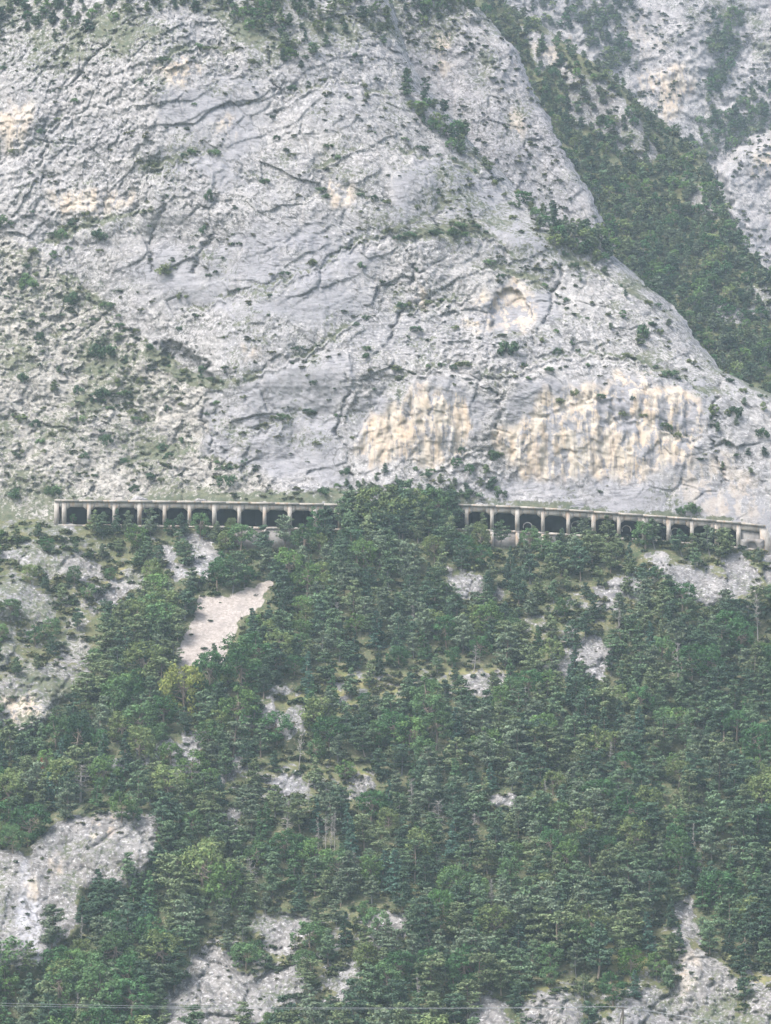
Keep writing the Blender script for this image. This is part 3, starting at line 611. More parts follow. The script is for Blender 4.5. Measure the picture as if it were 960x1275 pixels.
for u, s, lab in [(173, 1.25, 'largest white boulder lying on the gallery roof above the third bay'), (190, .6, 'small pale boulder beside the largest white one on the roof'), (248, .9, 'flat pale boulder on the roof edge above a tree-filled bay'),
                  (258, .5, 'little pale stone next to the flat boulder on the roof'), (598, .8, 'pale boulder in the roof grass just past the tree-hidden gap')]:
    x, z = roof(u); boulder('boulder', (x, GY + 3.2, z + .35 * s), s * 1.35, s, s * .7, M_CLIFF, lab, 'boulders on the gallery roof')
# power line crossing low in front
pb, pt = P(776, 1292, 474), P(775, 1253, 474)
pole = tag(empty('utility_pole', pb), 'dark wooden utility pole with a crossarm carrying the wires at the foot of the slope', 'pole')
m = MB(); m.tube([(0, 0, -2), (0, 0, pt[2] - pb[2])], [.17, .12], 8); m.build('post', M_WOOD, pole)
m = MB(); m.tube([(-1.4, 0, 0 - 2), (-.1, 0, pt[2] - pb[2] - .9)], [.11, .09], 6); m.build('brace', M_WOOD, pole)
hh = pt[2] - pb[2]
m = MB(); m.box(-.75, .75, -.22, -.12, hh - .35, hh - .2); m.build('crossarm', M_WOOD, pole)
for sx in (-.6, .6): m = MB(); m.tube([(sx, -.17, hh - .2), (sx, -.17, hh - .02)], [.05, .035], 6); m.build('insulator', M_PALE, pole)
ends = [((-.6, -.17), P(-60, 1247.5, 470), 'pale power cable running level from the pole past the rocky spur', .5), ((.6, -.17), P(-60, 1251, 466), 'second, slightly lower pale cable running from the pole past the rocky spur', .5),
        ((-.6, -.17), P(1010, 1284, 440), 'pale power cable dropping from the pole in front of the fluted rocks', .2), ((.6, -.17), P(1010, 1288, 436), 'second cable dropping from the pole towards the corner rocks', .2)]
for (dx, dy), e, lab, sag in ends:
    s0 = pb + np.array([dx, dy, hh - .02]); tt = np.linspace(0, 1, 24)[:, None]; L = s0 + (e - s0) * tt; L[:, 2] -= (4 * sag * tt * (1 - tt))[:, 0]
    m = MB(); m.tube(L, np.full(24, .024), 5); tag(m.build('power_cable', M_WIRE), lab, 'cable', 'power cables at the foot of the slope')

# ------------------------------------------------------------------ plants: meshes in metres, a tree one unit high
def quads(C_, N_, size, rng, asp=1.5):
    """leaf sprays: one rhombic quad at each point C_, facing N_"""
    n = len(C_); N_ = N_ / (np.linalg.norm(N_, axis=1, keepdims=True) + 1e-9)
    r = rng.normal(size=(n, 3)); a = np.cross(N_, r); a /= np.linalg.norm(a, axis=1, keepdims=True) + 1e-9; b = np.cross(N_, a)
    s = np.asarray(size).reshape(-1, 1) * rng.uniform(.65, 1.25, (n, 1))
    a = a * s * asp; b = b * s / asp * 1.2
    V = np.stack([C_ - a, C_ - b * rng.uniform(.6, 1.2, (n, 1)), C_ + a * rng.uniform(.7, 1.1, (n, 1)), C_ + b], 1)
    return V.reshape(-1, 3)
def tuft(rng, c, rad, n, size, upb, tint):
    d = rng.normal(size=(n, 3)); d /= np.linalg.norm(d, axis=1, keepdims=True); r = rng.uniform(.25, 1, (n, 1)) ** .55
    p = np.asarray(c) + d * r * np.asarray(rad)
    nn = d * .8 + rng.normal(size=(n, 3)) * .55 + np.array([0, 0, upb])
    V = quads(p, nn, np.full(n, size), rng)
    t = np.repeat(tint * rng.uniform(.75, 1.28, (n, 1)) * (1 + rng.normal(size=(n, 3)) * .04), 4, 0)
    return V, t
class Leaves:
    def __init__(s): s.V = []; s.T = []
    def add(s, vt): s.V.append(vt[0]); s.T.append(vt[1])
    def get(s): return np.concatenate(s.V), np.concatenate(s.T)
def gen_tree(kind, seed, q=1.0):
    """returns (leaf verts, leaf tints, wood verts, wood quads); q scales the number of leaves"""
    rng = np.random.default_rng(seed); L = Leaves(); W = MB()
    bend = rng.normal(size=2) * .035
    def ax(z): return np.array([bend[0] * math.sin(z * 3), bend[1] * math.sin(z * 2.4 + 1), z])
    fs = 1 / math.sqrt(q)
    if kind == 'pine':
        z0 = rng.uniform(.12, .36); flat = rng.uniform(0, 1); wid = rng.uniform(.24, .34); n = int(rng.integers(9, 13))
        W.tube([ax(z) for z in np.linspace(-.06, .95, 7)], np.linspace(.022, .006, 7), 6)
        for i in range(n):
            s = (i + rng.uniform(.1, .9)) / n; z = z0 + (1 - z0) * s
            prof = (1 - s ** 1.7) * (1 - flat) + flat * math.sqrt(max(0, 1 - (s - .45) ** 2 * 2.6)) ; prof = max(.14, prof) * (.55 + .45 * min(1, s * 5))
            for k in range(int(rng.integers(3, 5)) if s < .85 else 2):
                a = rng.uniform(0, 6.283) + i * 2.4; R = wid * prof * rng.uniform(.55, 1.12); tip = ax(z) + np.array([math.cos(a) * R, math.sin(a) * R, rng.uniform(-.01, .07)])
                W.tube([ax(z - .02), (ax(z) + tip) / 2 + [0, 0, -.012], tip], [.006, .004, .002], 4)
                tn = rng.uniform(.8, 1.22); pr = rng.uniform(.075, .125) * (1.25 - .55 * s)
                for f in (.55, 1.0):
                    c = ax(z) + (tip - ax(z)) * f + rng.normal(size=3) * .012
                    L.add(tuft(rng, c, (pr, pr, pr * .42), int(34 * q), .021 * fs, .75, tn))
        L.add(tuft(rng, ax(.96), (.05, .05, .05), int(40 * q), .02 * fs, .6, 1.1))
    elif kind == 'spruce':
        n = 15; wid = rng.uniform(.17, .23); W.tube([ax(z) for z in np.linspace(-.06, .98, 6)], np.linspace(.022, .003, 6), 6)
        for i in range(n):
            s = (i + .5) / n; z = .06 + .92 * s; R = wid * (1 - s) ** .85 + .02
            for k in range(max(3, int(7 * (1 - s * .6)))):
                a = rng.uniform(0, 6.283); rr = R * rng.uniform(.7, 1.15); tip = ax(z) + np.array([math.cos(a) * rr, math.sin(a) * rr, -.25 * rr]); tn = rng.uniform(.8, 1.2)
                W.tube([ax(z), tip], [.005, .002], 4)
                for f in (.5, .95):
                    L.add(tuft(rng, ax(z) + (tip - ax(z)) * f, (rr * .34 + .012, rr * .34 + .012, .026), int(20 * q), .019 * fs, .7, tn))
    elif kind == 'broad':
        wx = rng.uniform(.30, .42); W.tube([ax(z) for z in np.linspace(-.06, .6, 5)], np.linspace(.028, .012, 5), 6)
        for k in range(46):
            d = rng.normal(size=3); d[2] = abs(d[2]) * rng.choice([1, 1, -1]); d /= np.linalg.norm(d)
            r = rng.uniform(.55, 1.0) ** .6; c = np.array([d[0] * wx * r, d[1] * wx * r, .53 + d[2] * .43 * r]) + [bend[0], bend[1], 0]
            pr = rng.uniform(.075, .13); tn = rng.uniform(.78, 1.25)
            if k % 3 == 0: W.tube([ax(.35 + .2 * (k / 34)), (ax(.45) + c) / 2, c], [.010, .006, .002], 4)
            L.add(tuft(rng, c, (pr, pr, pr * .75), int(42 * q), .021 * fs, .55, tn))
    elif kind == 'shrub':
        wx = rng.uniform(.5, .75)
        for k in range(13):
            a = rng.uniform(0, 6.283); r = rng.uniform(0, 1) ** .6; c = np.array([math.cos(a) * wx * r, math.sin(a) * wx * r, .18 + .62 * rng.uniform(0, 1) * (1 - .55 * r)]); pr = rng.uniform(.17, .27)
            W.tube([(0, 0, -.15), c * .6, c], [.02, .012, .005], 4)
            L.add(tuft(rng, c, (pr, pr, pr * .7), int(44 * q), .055 * fs, .5, rng.uniform(.78, 1.25)))
    elif kind == 'dead':
        W.tube([ax(z) for z in np.linspace(-.06, 1, 8)], np.linspace(.021, .004, 8), 6)
        for k in range(30):
            z = rng.uniform(.3, .97); a = rng.uniform(0, 6.283); R = rng.uniform(.10, .26) * (1.25 - z); tip = ax(z) + np.array([math.cos(a) * R, math.sin(a) * R, rng.uniform(-.02, .09)]); md = (ax(z) + tip) / 2 + rng.normal(size=3) * .012
            W.tube([ax(z), md, tip], [.008, .006, .003], 4)
            for e in range(3): W.tube([md, md + (tip - md) * .6 + rng.normal(size=3) * .05], [.005, .0025], 3)
    lv, lt = L.get() if L.V else (np.zeros((0, 3)), np.zeros((0, 3)))
    return lv, lt, np.concatenate(W.v), np.concatenate(W.f)
NV = {'pine': 9, 'spruce': 4, 'broad': 6, 'shrub': 6, 'dead': 5}
KNAME = {'pine': 'pine_tree', 'spruce': 'spruce_tree', 'broad': 'broadleaf_tree', 'shrub': 'shrub', 'dead': 'dead_tree'}
KCAT = {'pine': 'pine', 'spruce': 'spruce', 'broad': 'broadleaf tree', 'shrub': 'shrub', 'dead': 'dead tree'}
PROTO = {}
def quad_idx(nv): return np.arange(nv).reshape(-1, 4)
def proto_mesh(kind, i):
    if (kind, i) in PROTO: return PROTO[kind, i]
    lv, lt, wv, wf = gen_tree(kind, 1000 * len(kind) + i * 7 + ord(kind[0]))
    lm = wm = None
    if len(lv):
        t_ = mesh_np('crown', lv, quad_idx(len(lv)), M_LEAF if kind in ('broad', 'shrub') else M_NEEDLE, {'tint': lt}); lm = t_.data; bpy.data.objects.remove(t_)
    t_ = mesh_np('trunk', wv, wf, M_DEADWOOD if kind == 'dead' else M_BARK, smooth=True); wm = t_.data; bpy.data.objects.remove(t_)
    PROTO[kind, i] = (lm, wm); return PROTO[kind, i]
LOW = {}
def low_mesh(kind, i, q):
    if (kind, i, q) not in LOW:
        LOW[kind, i, q] = gen_tree(kind, 1000 * len(kind) + i * 7 + ord(kind[0]), q)
    return LOW[kind, i, q]

# where things stand ------------------------------------------------------------
def grid_col(P_, cols, vt, vend, ext_, u, v, n):        # surfaces built of columns (slope, gully)
    j = int(np.clip(round((u - cols[0]) / (cols[1] - cols[0])), 0, len(cols) - 1)); t_ = np.clip((v - vt[j]) / (vend - vt[j]), 0, 1)
    return P_[ext_ + int(t_ * (n - 1)), j]
def on_hill(u, v): return grid_col(PH, colsH, vtH, 1420, eH, u, v, nH)
def on_gully(u, v): return grid_col(PC, colsC, vtC, 600, eC, u, v, nC)
def on_cliff(u, v):
    i = int(np.clip((v - rows[0]) / 1.3, 0, len(rows) - 1)); j = int(np.clip((u + 150) / (ue[i] + 150) * (ncol - 1), 0, ncol - 1)); return PA[i, j]
def on_slab(u, v):
    i = int(np.clip((v - rowsB[0]) / 1.6, 0, len(rowsB) - 1)); j = int(np.clip((u - u0B[i]) / (ueB[i] - u0B[i]) * (nB - 1), 0, nB - 1)); return PB[i, j]
def on_far(u, v): return PD[int(np.clip((v + 95) / 2, 0, PD.shape[0] - 1)), int(np.clip((u - 400) / 2, 0, PD.shape[1] - 1))]
rng = np.random.default_rng(11)
UU, VV = np.meshgrid(np.arange(-200, 1200, 4.), np.arange(560, 1400, 4.))
keepm = np.full(UU.shape, -99.)
for nm, pl, bl in ROCKS: keepm = np.maximum(keepm, sdist(pl, UU, VV))
keepm = np.maximum(keepm, sdist(SCREE, UU, VV) + 4); keepm = np.maximum(keepm, sdist([(289, 655), (363, 655), (363, 686), (289, 686)], UU, VV)); keepm = np.maximum(keepm, sdist([(606, 660), (648, 660), (648, 686), (606, 686)], UU, VV)); grsm = np.full(UU.shape, -99.)
for pl in GRASS: grsm = np.maximum(grsm, sdist(pl, UU, VV))
rubm = sdist(RUBBLE, UU, VV); spm = np.full(UU.shape, -99.)
for pl in SPURS: spm = np.maximum(spm, sdist(pl, UU, VV))
def at(m_, u, v): return m_[int(np.clip((v - 560) / 4, 0, m_.shape[0] - 1)), int(np.clip((u + 200) / 4, 0, m_.shape[1] - 1))]
TREES = []                                             # (kind, variant, u, v, point, height m, width factor, shade name, colour, special label)
def px_m(p): return F / p[1] * 1.0
SHADE = {'pine': [('dark green', (0.066, 0.107, 0.068)), ('grey green', (0.129, 0.168, 0.110)), ('olive green', (0.131, 0.167, 0.088)), ('dull green', (0.098, 0.148, 0.083))],
         'spruce': [('dark green', (0.060, 0.100, 0.066)), ('bluish green', (0.069, 0.125, 0.092)), ('mid green', (0.082, 0.148, 0.070))],
         'broad': [('bright green', (0.115, 0.191, 0.068)), ('mid green', (0.090, 0.155, 0.068)), ('deep green', (0.059, 0.125, 0.053)), ('yellow green', (0.153, 0.198, 0.082))],
         'shrub': [('dark green', (0.066, 0.113, 0.059)), ('olive', (0.139, 0.165, 0.079)), ('mid green', (0.095, 0.155, 0.070))],
         'dead': [('bleached grey', (1, 1, 1))]}
used = []
def put(kind, u, v, hpx, on=on_hill, label=None, shade=None, wf=1.0, var=None, stuff=False, col=None):
    p = on(u, v); h = hpx / (F / p[1]); i = int(rng.integers(NV[kind])) if var is None else var
    names = SHADE[kind]; s = names[int(rng.integers(len(names)))] if shade is None else next(x for x in names if x[0] == shade)
    c = np.array(col if col is not None else s[1]) * rng.uniform(.78, 1.24)
    TREES.append(dict(kind=kind, var=i, u=u, v=v, p=p, h=h, hpx=hpx, wf=wf * rng.uniform(.88, 1.15), shade=s[0], col=c, label=label, stuff=stuff, on=on)); used.append((u, v))
# the ones that stand out in the photograph
put('broad', 228, 902, 80, label='tall yellowish broadleaf tree with a rounded crown below the pinkish scree', shade='yellow green', wf=.85, var=1, col=(.25, .28, .085))
put('broad', 264, 872, 68, label='dark rounded broadleaf tree covering the lower tip of the scree', shade='deep green', wf=.9, var=2)
put('broad', 300, 868, 62, label='dense deep green tree just past the scree tip', shade='deep green', var=3)
put('broad', 785, 1221, 44, label='round bright green tree standing alone by the yellow grass patch', shade='bright green', wf=1.15, var=4, col=(.075, .15, .035))
put('broad', 252, 1128, 84, label='tall yellow green broadleaf clump rising in the dark wood beside the great grey cliff', shade='yellow green', wf=.85, var=0)
put('broad', 276, 1138, 66, label='bright green broadleaf at the foot of the tall yellow green clump', shade='bright green', var=5)
put('broad', 548, 1168, 66, label='fresh green pointed broadleaf near the crag', shade='bright green', wf=.75, var=2, col=(.075, .15, .05))
put('broad', 153, 1025, 38, label='bushy bright green tree on the top edge of the great grey cliff', shade='bright green', wf=1.15, var=3)
put('broad', 168, 1028, 26, label='dark bushy tree beside the bright one on the cliff edge', shade='deep green', wf=1.1, var=1)
put('broad', 95, 950, 62, label='very dark rounded tree above the slope of the great grey cliff', shade='deep green', wf=.9, var=5, col=(.026, .055, .028))
put('spruce', 52, 978, 34, label='small rust red dead conifer amid green pines', shade='mid green', wf=.8, col=(.30, .12, .07))
put('spruce', 122, 1138, 56, label='dark cone shaped conifer in front of the great grey cliff', shade='dark green', wf=1.3, var=1)
put('spruce', 105, 1150, 34, label='short dark conifer at the left foot of the dark cone shaped one', shade='dark green', wf=1.3, var=2)
put('pine', 330, 700, 46, label='dark pine against the concrete retaining wall below the gallery', shade='dark green')
put('broad', 145, 900, 62, shade='mid green', label='mid green broadleaf tree between the pale streaked cliff and the yellowish tree'); put('broad', 178, 860, 66, shade='yellow green', label='pale yellow green tree left of the scree'); put('broad', 85, 930, 40, shade='mid green')
put('pine', 608, 762, 50, shade='dark green', label='dark pine standing in front of the pinkish outcrop', wf=.7)
put('broad', 600, 690, 40, shade='yellow green', label='light green leafy tree above the pinkish outcrop')
for k, (u, v, h, lab, wf) in enumerate([(100, 1000, 46, 'wide bare grey tree with spreading twigs above the great grey cliff', 1.9), (404, 1066, 46, 'bleached dead trunk in the bare cluster below the low rocks, leftmost', .5),
        (411, 1070, 52, 'tall bleached trunk in the middle of the bare cluster below the low rocks', .45), (417, 1064, 50, 'bleached trunk at the far edge of the bare cluster below the low rocks', .45), (395, 1058, 40, 'thin bleached trunk standing apart beside the bare cluster', .5),
        (446, 1010, 40, 'pale dead trunk under the small pale grassy rock', .4), (452, 1012, 42, 'twin pale dead trunk beside the one under the grassy rock', .4), (513, 1016, 44, 'half dead pine with pale spreading branches', 1.1),
        (545, 1040, 42, 'tangled grey dead tree with drooping branches', 1.7), (384, 1012, 40, 'slim bleached trunk beside the low rocks', .5), (356, 1052, 56, 'tall grey snag with level side branches below the low rocks', .9),
        (312, 1115, 46, 'fan shaped grey dead tree below the leaning rocks', 1.2), (843, 850, 48, 'pale dead pine among green pines beyond the white rock patch', 1.0), (421, 782, 32, 'slanting pale dead tree right of the scree', 1.1),
        (516, 790, 36, 'thin pale snag left of the pinkish outcrop', .7), (372, 962, 66, 'very tall thin bare trunk below the jagged outcrop', .45), (590, 838, 34, 'brownish bare tree just above the small pale rock', 1.1),
        (770, 800, 40, 'slim dead trunk right of the white rock patch', .5), (945, 800, 60, 'tall thin grey snag under the long rock band', .6), (872, 1100, 46, 'thin pale snag below the grassy strip', .5), (865, 1070, 44, 'bare trunk close under the grassy strip', .4),
        (440, 1102, 40, 'reddish bare tree above the crag', .9), (100, 1180, 36, 'grey snag at the foot of the great grey cliff', .7), (612, 1140, 44, 'bare grey trunk among dense pines above the pointed boulder', .6), (590, 1050, 36, 'pale wispy dead pine in the middle of the slope', 1.0),
        (97, 1278, 40, 'grey snag near the bottom edge behind the cables', .6), (520, 1262, 44, 'bare trunk above the power cables left of the pointed boulder', .5), (680, 1010, 36, 'slim grey snag high on the dense slope', .5), (760, 960, 36, 'bleached snag in the dense wood below the white rock patch', .6),
        (655, 890, 34, 'grey bare tree between the small pale rock and the white rock patch', .8)]):
    put('dead', u, v, h, label=lab, wf=wf, var=k % 5)
# trees before the gallery's bays and the clump that hides its middle
for u, v, h in [(90, 650, 13), (118, 668, 33), (128, 672, 34), (146, 668, 33), (160, 672, 36), (187, 668, 36), (222, 672, 32), (213, 668, 22), (250, 672, 36), (286, 668, 24), (352, 682, 44), (395, 668, 40), (403, 672, 42), (600, 668, 30), (625, 672, 32), (665, 676, 28), (728, 674, 28), (755, 676, 34),
                (803, 684, 38), (815, 686, 38), (850, 694, 34), (862, 692, 28), (885, 694, 38), (905, 696, 38), (897, 702, 42)]:
    put('pine' if rng.random() < .75 else 'broad', u, v, h)
for u in range(432, 568, 8):
    e = 1 - ((u - 500) / 76) ** 2
    put('pine' if rng.random() < .72 else 'broad', u + rng.uniform(-4, 4), 659 + rng.uniform(0, 8), 38 + 24 * max(0, e) + rng.uniform(-5, 6)); put('pine', u + rng.uniform(-4, 4), 670 + rng.uniform(0, 12), 40 + rng.uniform(-4, 6))
# the wood
def okay(u, v, d):
    q = np.array(used); return len(q) == 0 or np.min((q[:, 0] - u) ** 2 + ((q[:, 1] - v) * 1.15) ** 2) > d * d
def scatter(n, u0, u1, v0, v1, fn):
    for _ in range(n):
        u = rng.uniform(u0, u1); v = rng.uniform(v0, v1); fn(u, v)
def wood(u, v):
    vt_ = lin(ROOF, u) + 33
    if v < vt_ + 2: return
    near = (v - 650) / 625; rb = at(rubm, u, v) > 0; sp = at(spm, u, v) > 0
    h = (37 + 15 * near) * rng.uniform(.68, 1.28) * (.62 if rb else .72 if sp else 1)
    if at(keepm, u, v) > 2 or (at(grsm, u, v) > -2 and rng.random() < .75): return
    if rng.random() < .97 and (at(keepm, u, v - .35 * h) > 0 or at(keepm, u, v - .75 * h) > 1 or at(keepm, u + .2 * h, v - .5 * h) > 1 or at(keepm, u - .2 * h, v - .5 * h) > 1): return
    if rng.random() < .8 and at(grsm, u, v - .5 * h) > 0: return
    if v - h < lin(ROOF, u) + 24 and not 430 < u < 568:
        h = v - lin(ROOF, u) - 28 + rng.uniform(-3, 4)
        if h < 13: return
    d = (15.5 + 4.5 * near) * (1.45 if rb else 1.3 if sp else 1)
    if not okay(u, v, d): return
    n_ = fbm(np.array([u / 90]), np.array([v / 90]), np.array([0.]), 2, 61)[0]; r_ = rng.random() - .25 * n_
    lb = .34 - .16 * sstep(250, 620, u)
    kind = 'broad' if r_ < lb else 'spruce' if r_ > .88 else 'pine'
    if rb and kind == 'spruce': kind = 'broad'
    put(kind, u, v, h, wf=1.15 if kind != 'spruce' else 1.1)
scatter(26000, -150, 1105, 655, 1325, wood)
N_NEAR = len(TREES)
# cliff-foot and cliff shrubs, each one seen in the photograph
SH = [(633, 442, 34, .6, 'large dark round bush clinging to the middle of the cliff'), (408, 618, 20, .9, 'dark bush on the gallery roof before the tree-hidden gap'), (535, 622, 26, 1.1, 'wide dark bush above the hidden middle of the gallery, first of three'), (562, 624, 24, 1.2, 'wide dark bush above the hidden middle of the gallery, second of three'),
      (590, 622, 18, 1.2, 'low dark bush above the hidden middle of the gallery, third of three'), (625, 620, 16, .8, 'small dark bush on the roof next to the low dark ones'), (863, 640, 22, .8, 'light green bush on the roof above the last arches'), (848, 641, 15, .7, 'darker low bush beside the light green one on the roof'),
      (68, 618, 24, .7, 'round green bush above the left end of the gallery'), (20, 622, 22, .8, 'bright bush at the frame edge level with the gallery roof'), (800, 420, 26, .8, 'dark bush on the rounded shoulder of the cliff'), (2, 285, 26, .8, 'green bush at the edge of the rubble slope top'),
      (130, 448, 36, .7, 'tall dark shrub clump in the rubble slope, largest of them'), (35, 360, 32, .7, 'big grey green shrub high on the rubble slope'), (90, 380, 26, .7, 'dark shrub just below the upper rim of the rubble slope'), (208, 342, 22, 1.0, 'wide olive shrub on the pale cliff above the grassy ledge'),
      (127, 496, 20, 1.0, 'spreading shrub in the middle of the rubble slope'), (98, 490, 16, .9, 'small shrub left of the spreading one in the rubble'), (133, 556, 24, .6, 'upright dark shrub low in the rubble slope'), (28, 476, 22, .7, 'dark shrub near the left edge of the rubble slope'),
      (282, 606, 24, .8, 'shrub at the cliff foot above the middle left bays'), (302, 582, 20, .7, 'thin dark shrub on the smooth grey cliff foot'), (227, 373, 14, 1.0, 'low dark shrub under the wide olive one'), (187, 436, 14, .7, 'dark shrub at the top of the grassy ledge'),
      (255, 466, 18, .7, 'dark shrub under the overhang at the grassy ledge'), (45, 532, 14, .9, 'small dark shrub alone in the lower rubble'), (210, 513, 12, .8, 'small shrub below the grassy ledge'), (50, 424, 18, .6, 'narrow shrub in the upper rubble'), (212, 571, 12, .8, 'lower of two small shrubs above the gallery rubble'), (202, 560, 14, .7, 'upper of two small shrubs above the gallery rubble'),
      (107, 571, 12, .8, 'small round shrub low in the rubble above the gallery'), (168, 612, 14, .7, 'small shrub right above the roof boulders'), (127, 300, 26, .7, 'grey shrub clump on the terrace of the upper cliff'), (78, 298, 20, .8, 'green shrub at the start of the upper grassy terrace'),
      (518, 414, 12, 1.1, 'small dark shrub on the pale wall left of the arch shaped scar'), (260, 250, 22, .5, 'thin dark shrub on the upper cliff face'), (254, 292, 18, .5, 'thin shrub below another on the upper cliff face'), (345, 175, 10, .8, 'tiny shrub on the plain upper cliff'),
      (570, 296, 16, 1.6, 'wide low green shrub on the curved ledge'), (545, 294, 13, 1.4, 'low shrub at the start of the curved ledge'), (455, 448, 14, .7, 'dark shrub on the cliff above the yellow wall'), (835, 470, 16, 1.0, 'low shrub above the rim of the yellow wall'), (915, 520, 24, .7, 'tall shrub near the outer edge of the cliff'), (950, 545, 18, .8, 'dark shrub at the outer end of the cliff'),
      (430, 592, 14, .8, 'shrub at the foot of the yellow wall'), (575, 285, 14, 1.2, 'green shrub topping the curved ledge'), (617, 575, 22, .5, 'narrow shrub in the cleft between the two yellow walls')]
for u, v, h, w, lab in SH: put('shrub', u, v, h, on_cliff, label=lab, shade='mid green' if 'green' in lab and 'dark' not in lab else 'olive' if 'olive' in lab else 'dark green', wf=w)
n0 = len(TREES)
def cliff_shrub(u, v):
    if len(TREES) - n0 > 110: return
    i = int(np.clip((v + 90) / 1.3, 0, len(rows) - 1)); j = int(np.clip((u + 150) / (ue[i] + 150) * (ncol - 1), 0, ncol - 1))
    if u > ue[i] - 4 or och2[i, j] > .2 or v > lin(ROOF, u) - 4: return
    if rng.random() < (veg[i, j] - .15) * 1.1 and okay(u, v, 10): put('shrub', u, v, rng.uniform(5, 12) * (1.15 if rub2[i, j] > .5 else 1), on_cliff, wf=rng.uniform(.7, 1.2))
for pl, am in LEDGES:                                  # along the ledges
    for k in range(5):
        u = rng.uniform(pl[0][0], pl[-1][0]); v = lin(pl, u) + rng.uniform(-5, 1)
        if 2 < u < 955 and okay(u, v, 6): put('shrub', u, v, rng.uniform(6, 13), on_cliff, wf=rng.uniform(.7, 1.5))
n0 = len(TREES)
scatter(2500, 0, 960, 60, 612, cliff_shrub)
# far woods
far0 = len(TREES)
def in_gully(u, v):
    if u < lin(A_EDGE, v) - 50 or (v < 290 and u < lin(B_EDGE, v) - 45) or v < lin(C_TOP, u) + 4: return
    j = int(np.clip((u - 430) / 2, 0, len(colsC) - 1)); t_ = np.clip((v - vtC[j]) / (600 - vtC[j]), 0, 1); t2 = np.clip((v - 9 - vtC[j]) / (600 - vtC[j]), 0, 1); k_ = max(rkC[eC + int(t_ * (nC - 1)), j], rkC[eC + int(t2 * (nC - 1)), j])
    if rng.random() < k_ * .9 or not okay(u, v, 7.5 + 2 * rng.random()): return
    put(rng.choice(['pine', 'pine', 'broad', 'pine']), u, v, rng.uniform(13, 24) * (.75 + .25 * sstep(100, 350, v)), on_gully, stuff=True, wf=1.25)
def clumps(n, polys, on, h0, h1, d, edge_fn, prob=1.0):
    for pl in polys:
        q = np.array(pl); 
        def fn(u, v):
            if sdist(pl, np.array([u]), np.array([v]))[0] + 8 * fbm(np.array([u / 12]), np.array([v / 12]), np.array([0.]), 2, 71)[0] > 0 and rng.random() < prob and edge_fn(u, v) and okay(u, v, d):
                put(rng.choice(['pine', 'pine', 'pine', 'broad']), u, v, rng.uniform(h0, h1), on, stuff=True, wf=1.25)
        scatter(n, q[:, 0].min(), q[:, 0].max(), q[:, 1].min(), q[:, 1].max(), fn)
isA = lambda u, v: u < lin(A_EDGE, v) - 2
isB = lambda u, v: lin(A_EDGE, v) < u + 14 and u < lin(B_EDGE, v) - 2
clumps(700, [[(-60, -60), (175, -60), (172, 20), (130, 30), (100, 48), (60, 52), (0, 40), (-60, 45)], [(150, -60), (500, -60), (530, 60), (500, 68), (440, 48), (385, 72), (350, 62), (320, 30), (160, 18)],
             [(345, 50), (380, 60), (375, 90), (355, 85)], [(300, 0), (345, 0), (345, 45), (310, 40)]], on_cliff, 11, 22, 10, isA, .6)
clumps(300, [[(505, 75), (540, 105), (600, 185), (640, 215), (630, 230), (590, 210), (540, 170), (500, 120)], [(640, 225), (690, 262), (745, 290), (735, 335), (700, 318), (660, 275), (640, 250)]], on_cliff, 12, 24, 8, isA, .8)
clumps(500, [[(560, -70), (780, -70), (690, 40), (650, 45), (620, 25), (580, 15)], [(480, -40), (600, -40), (590, 10), (520, 40), (500, 20)]], on_slab, 10, 18, 8, isB)
clumps(500, [[(655, 258), (690, 276), (722, 286), (758, 298), (768, 330), (720, 320), (680, 290)]], on_cliff, 12, 21, 7, lambda u, v: True)
clumps(400, [[(835, 185), (880, 155), (920, 130), (990, 95), (990, 160), (920, 185), (885, 205), (865, 220)], [(730, 20), (790, 0), (770, 50), (800, 90), (760, 90), (735, 60)], [(560, -80), (800, -80), (760, 60), (700, 50), (640, 5)], [(890, 30), (930, 20), (900, 130), (880, 130)]], on_far, 10, 19, 7,
       lambda u, v: v < lin(C_TOP, u) + 12)
# thin pines on the shoulders of the near cliff
clumps(40, [[(540, 600), (620, 606), (640, 618), (540, 622)], [(430, 605), (470, 600), (475, 622), (430, 622)]], on_cliff, 9, 16, 7, isA)
clumps(60, [[(700, 330), (800, 360), (860, 430), (800, 440), (720, 390)], [(860, 480), (960, 500), (960, 600), (900, 600)], [(0, 290), (100, 340), (170, 430), (140, 600), (20, 620), (0, 500)], [(420, 575), (520, 580), (620, 585), (640, 615), (420, 618)]], on_cliff, 9, 17, 14, isA, .5)

scatter(22000, 560, 1100, -40, 560, in_gully)

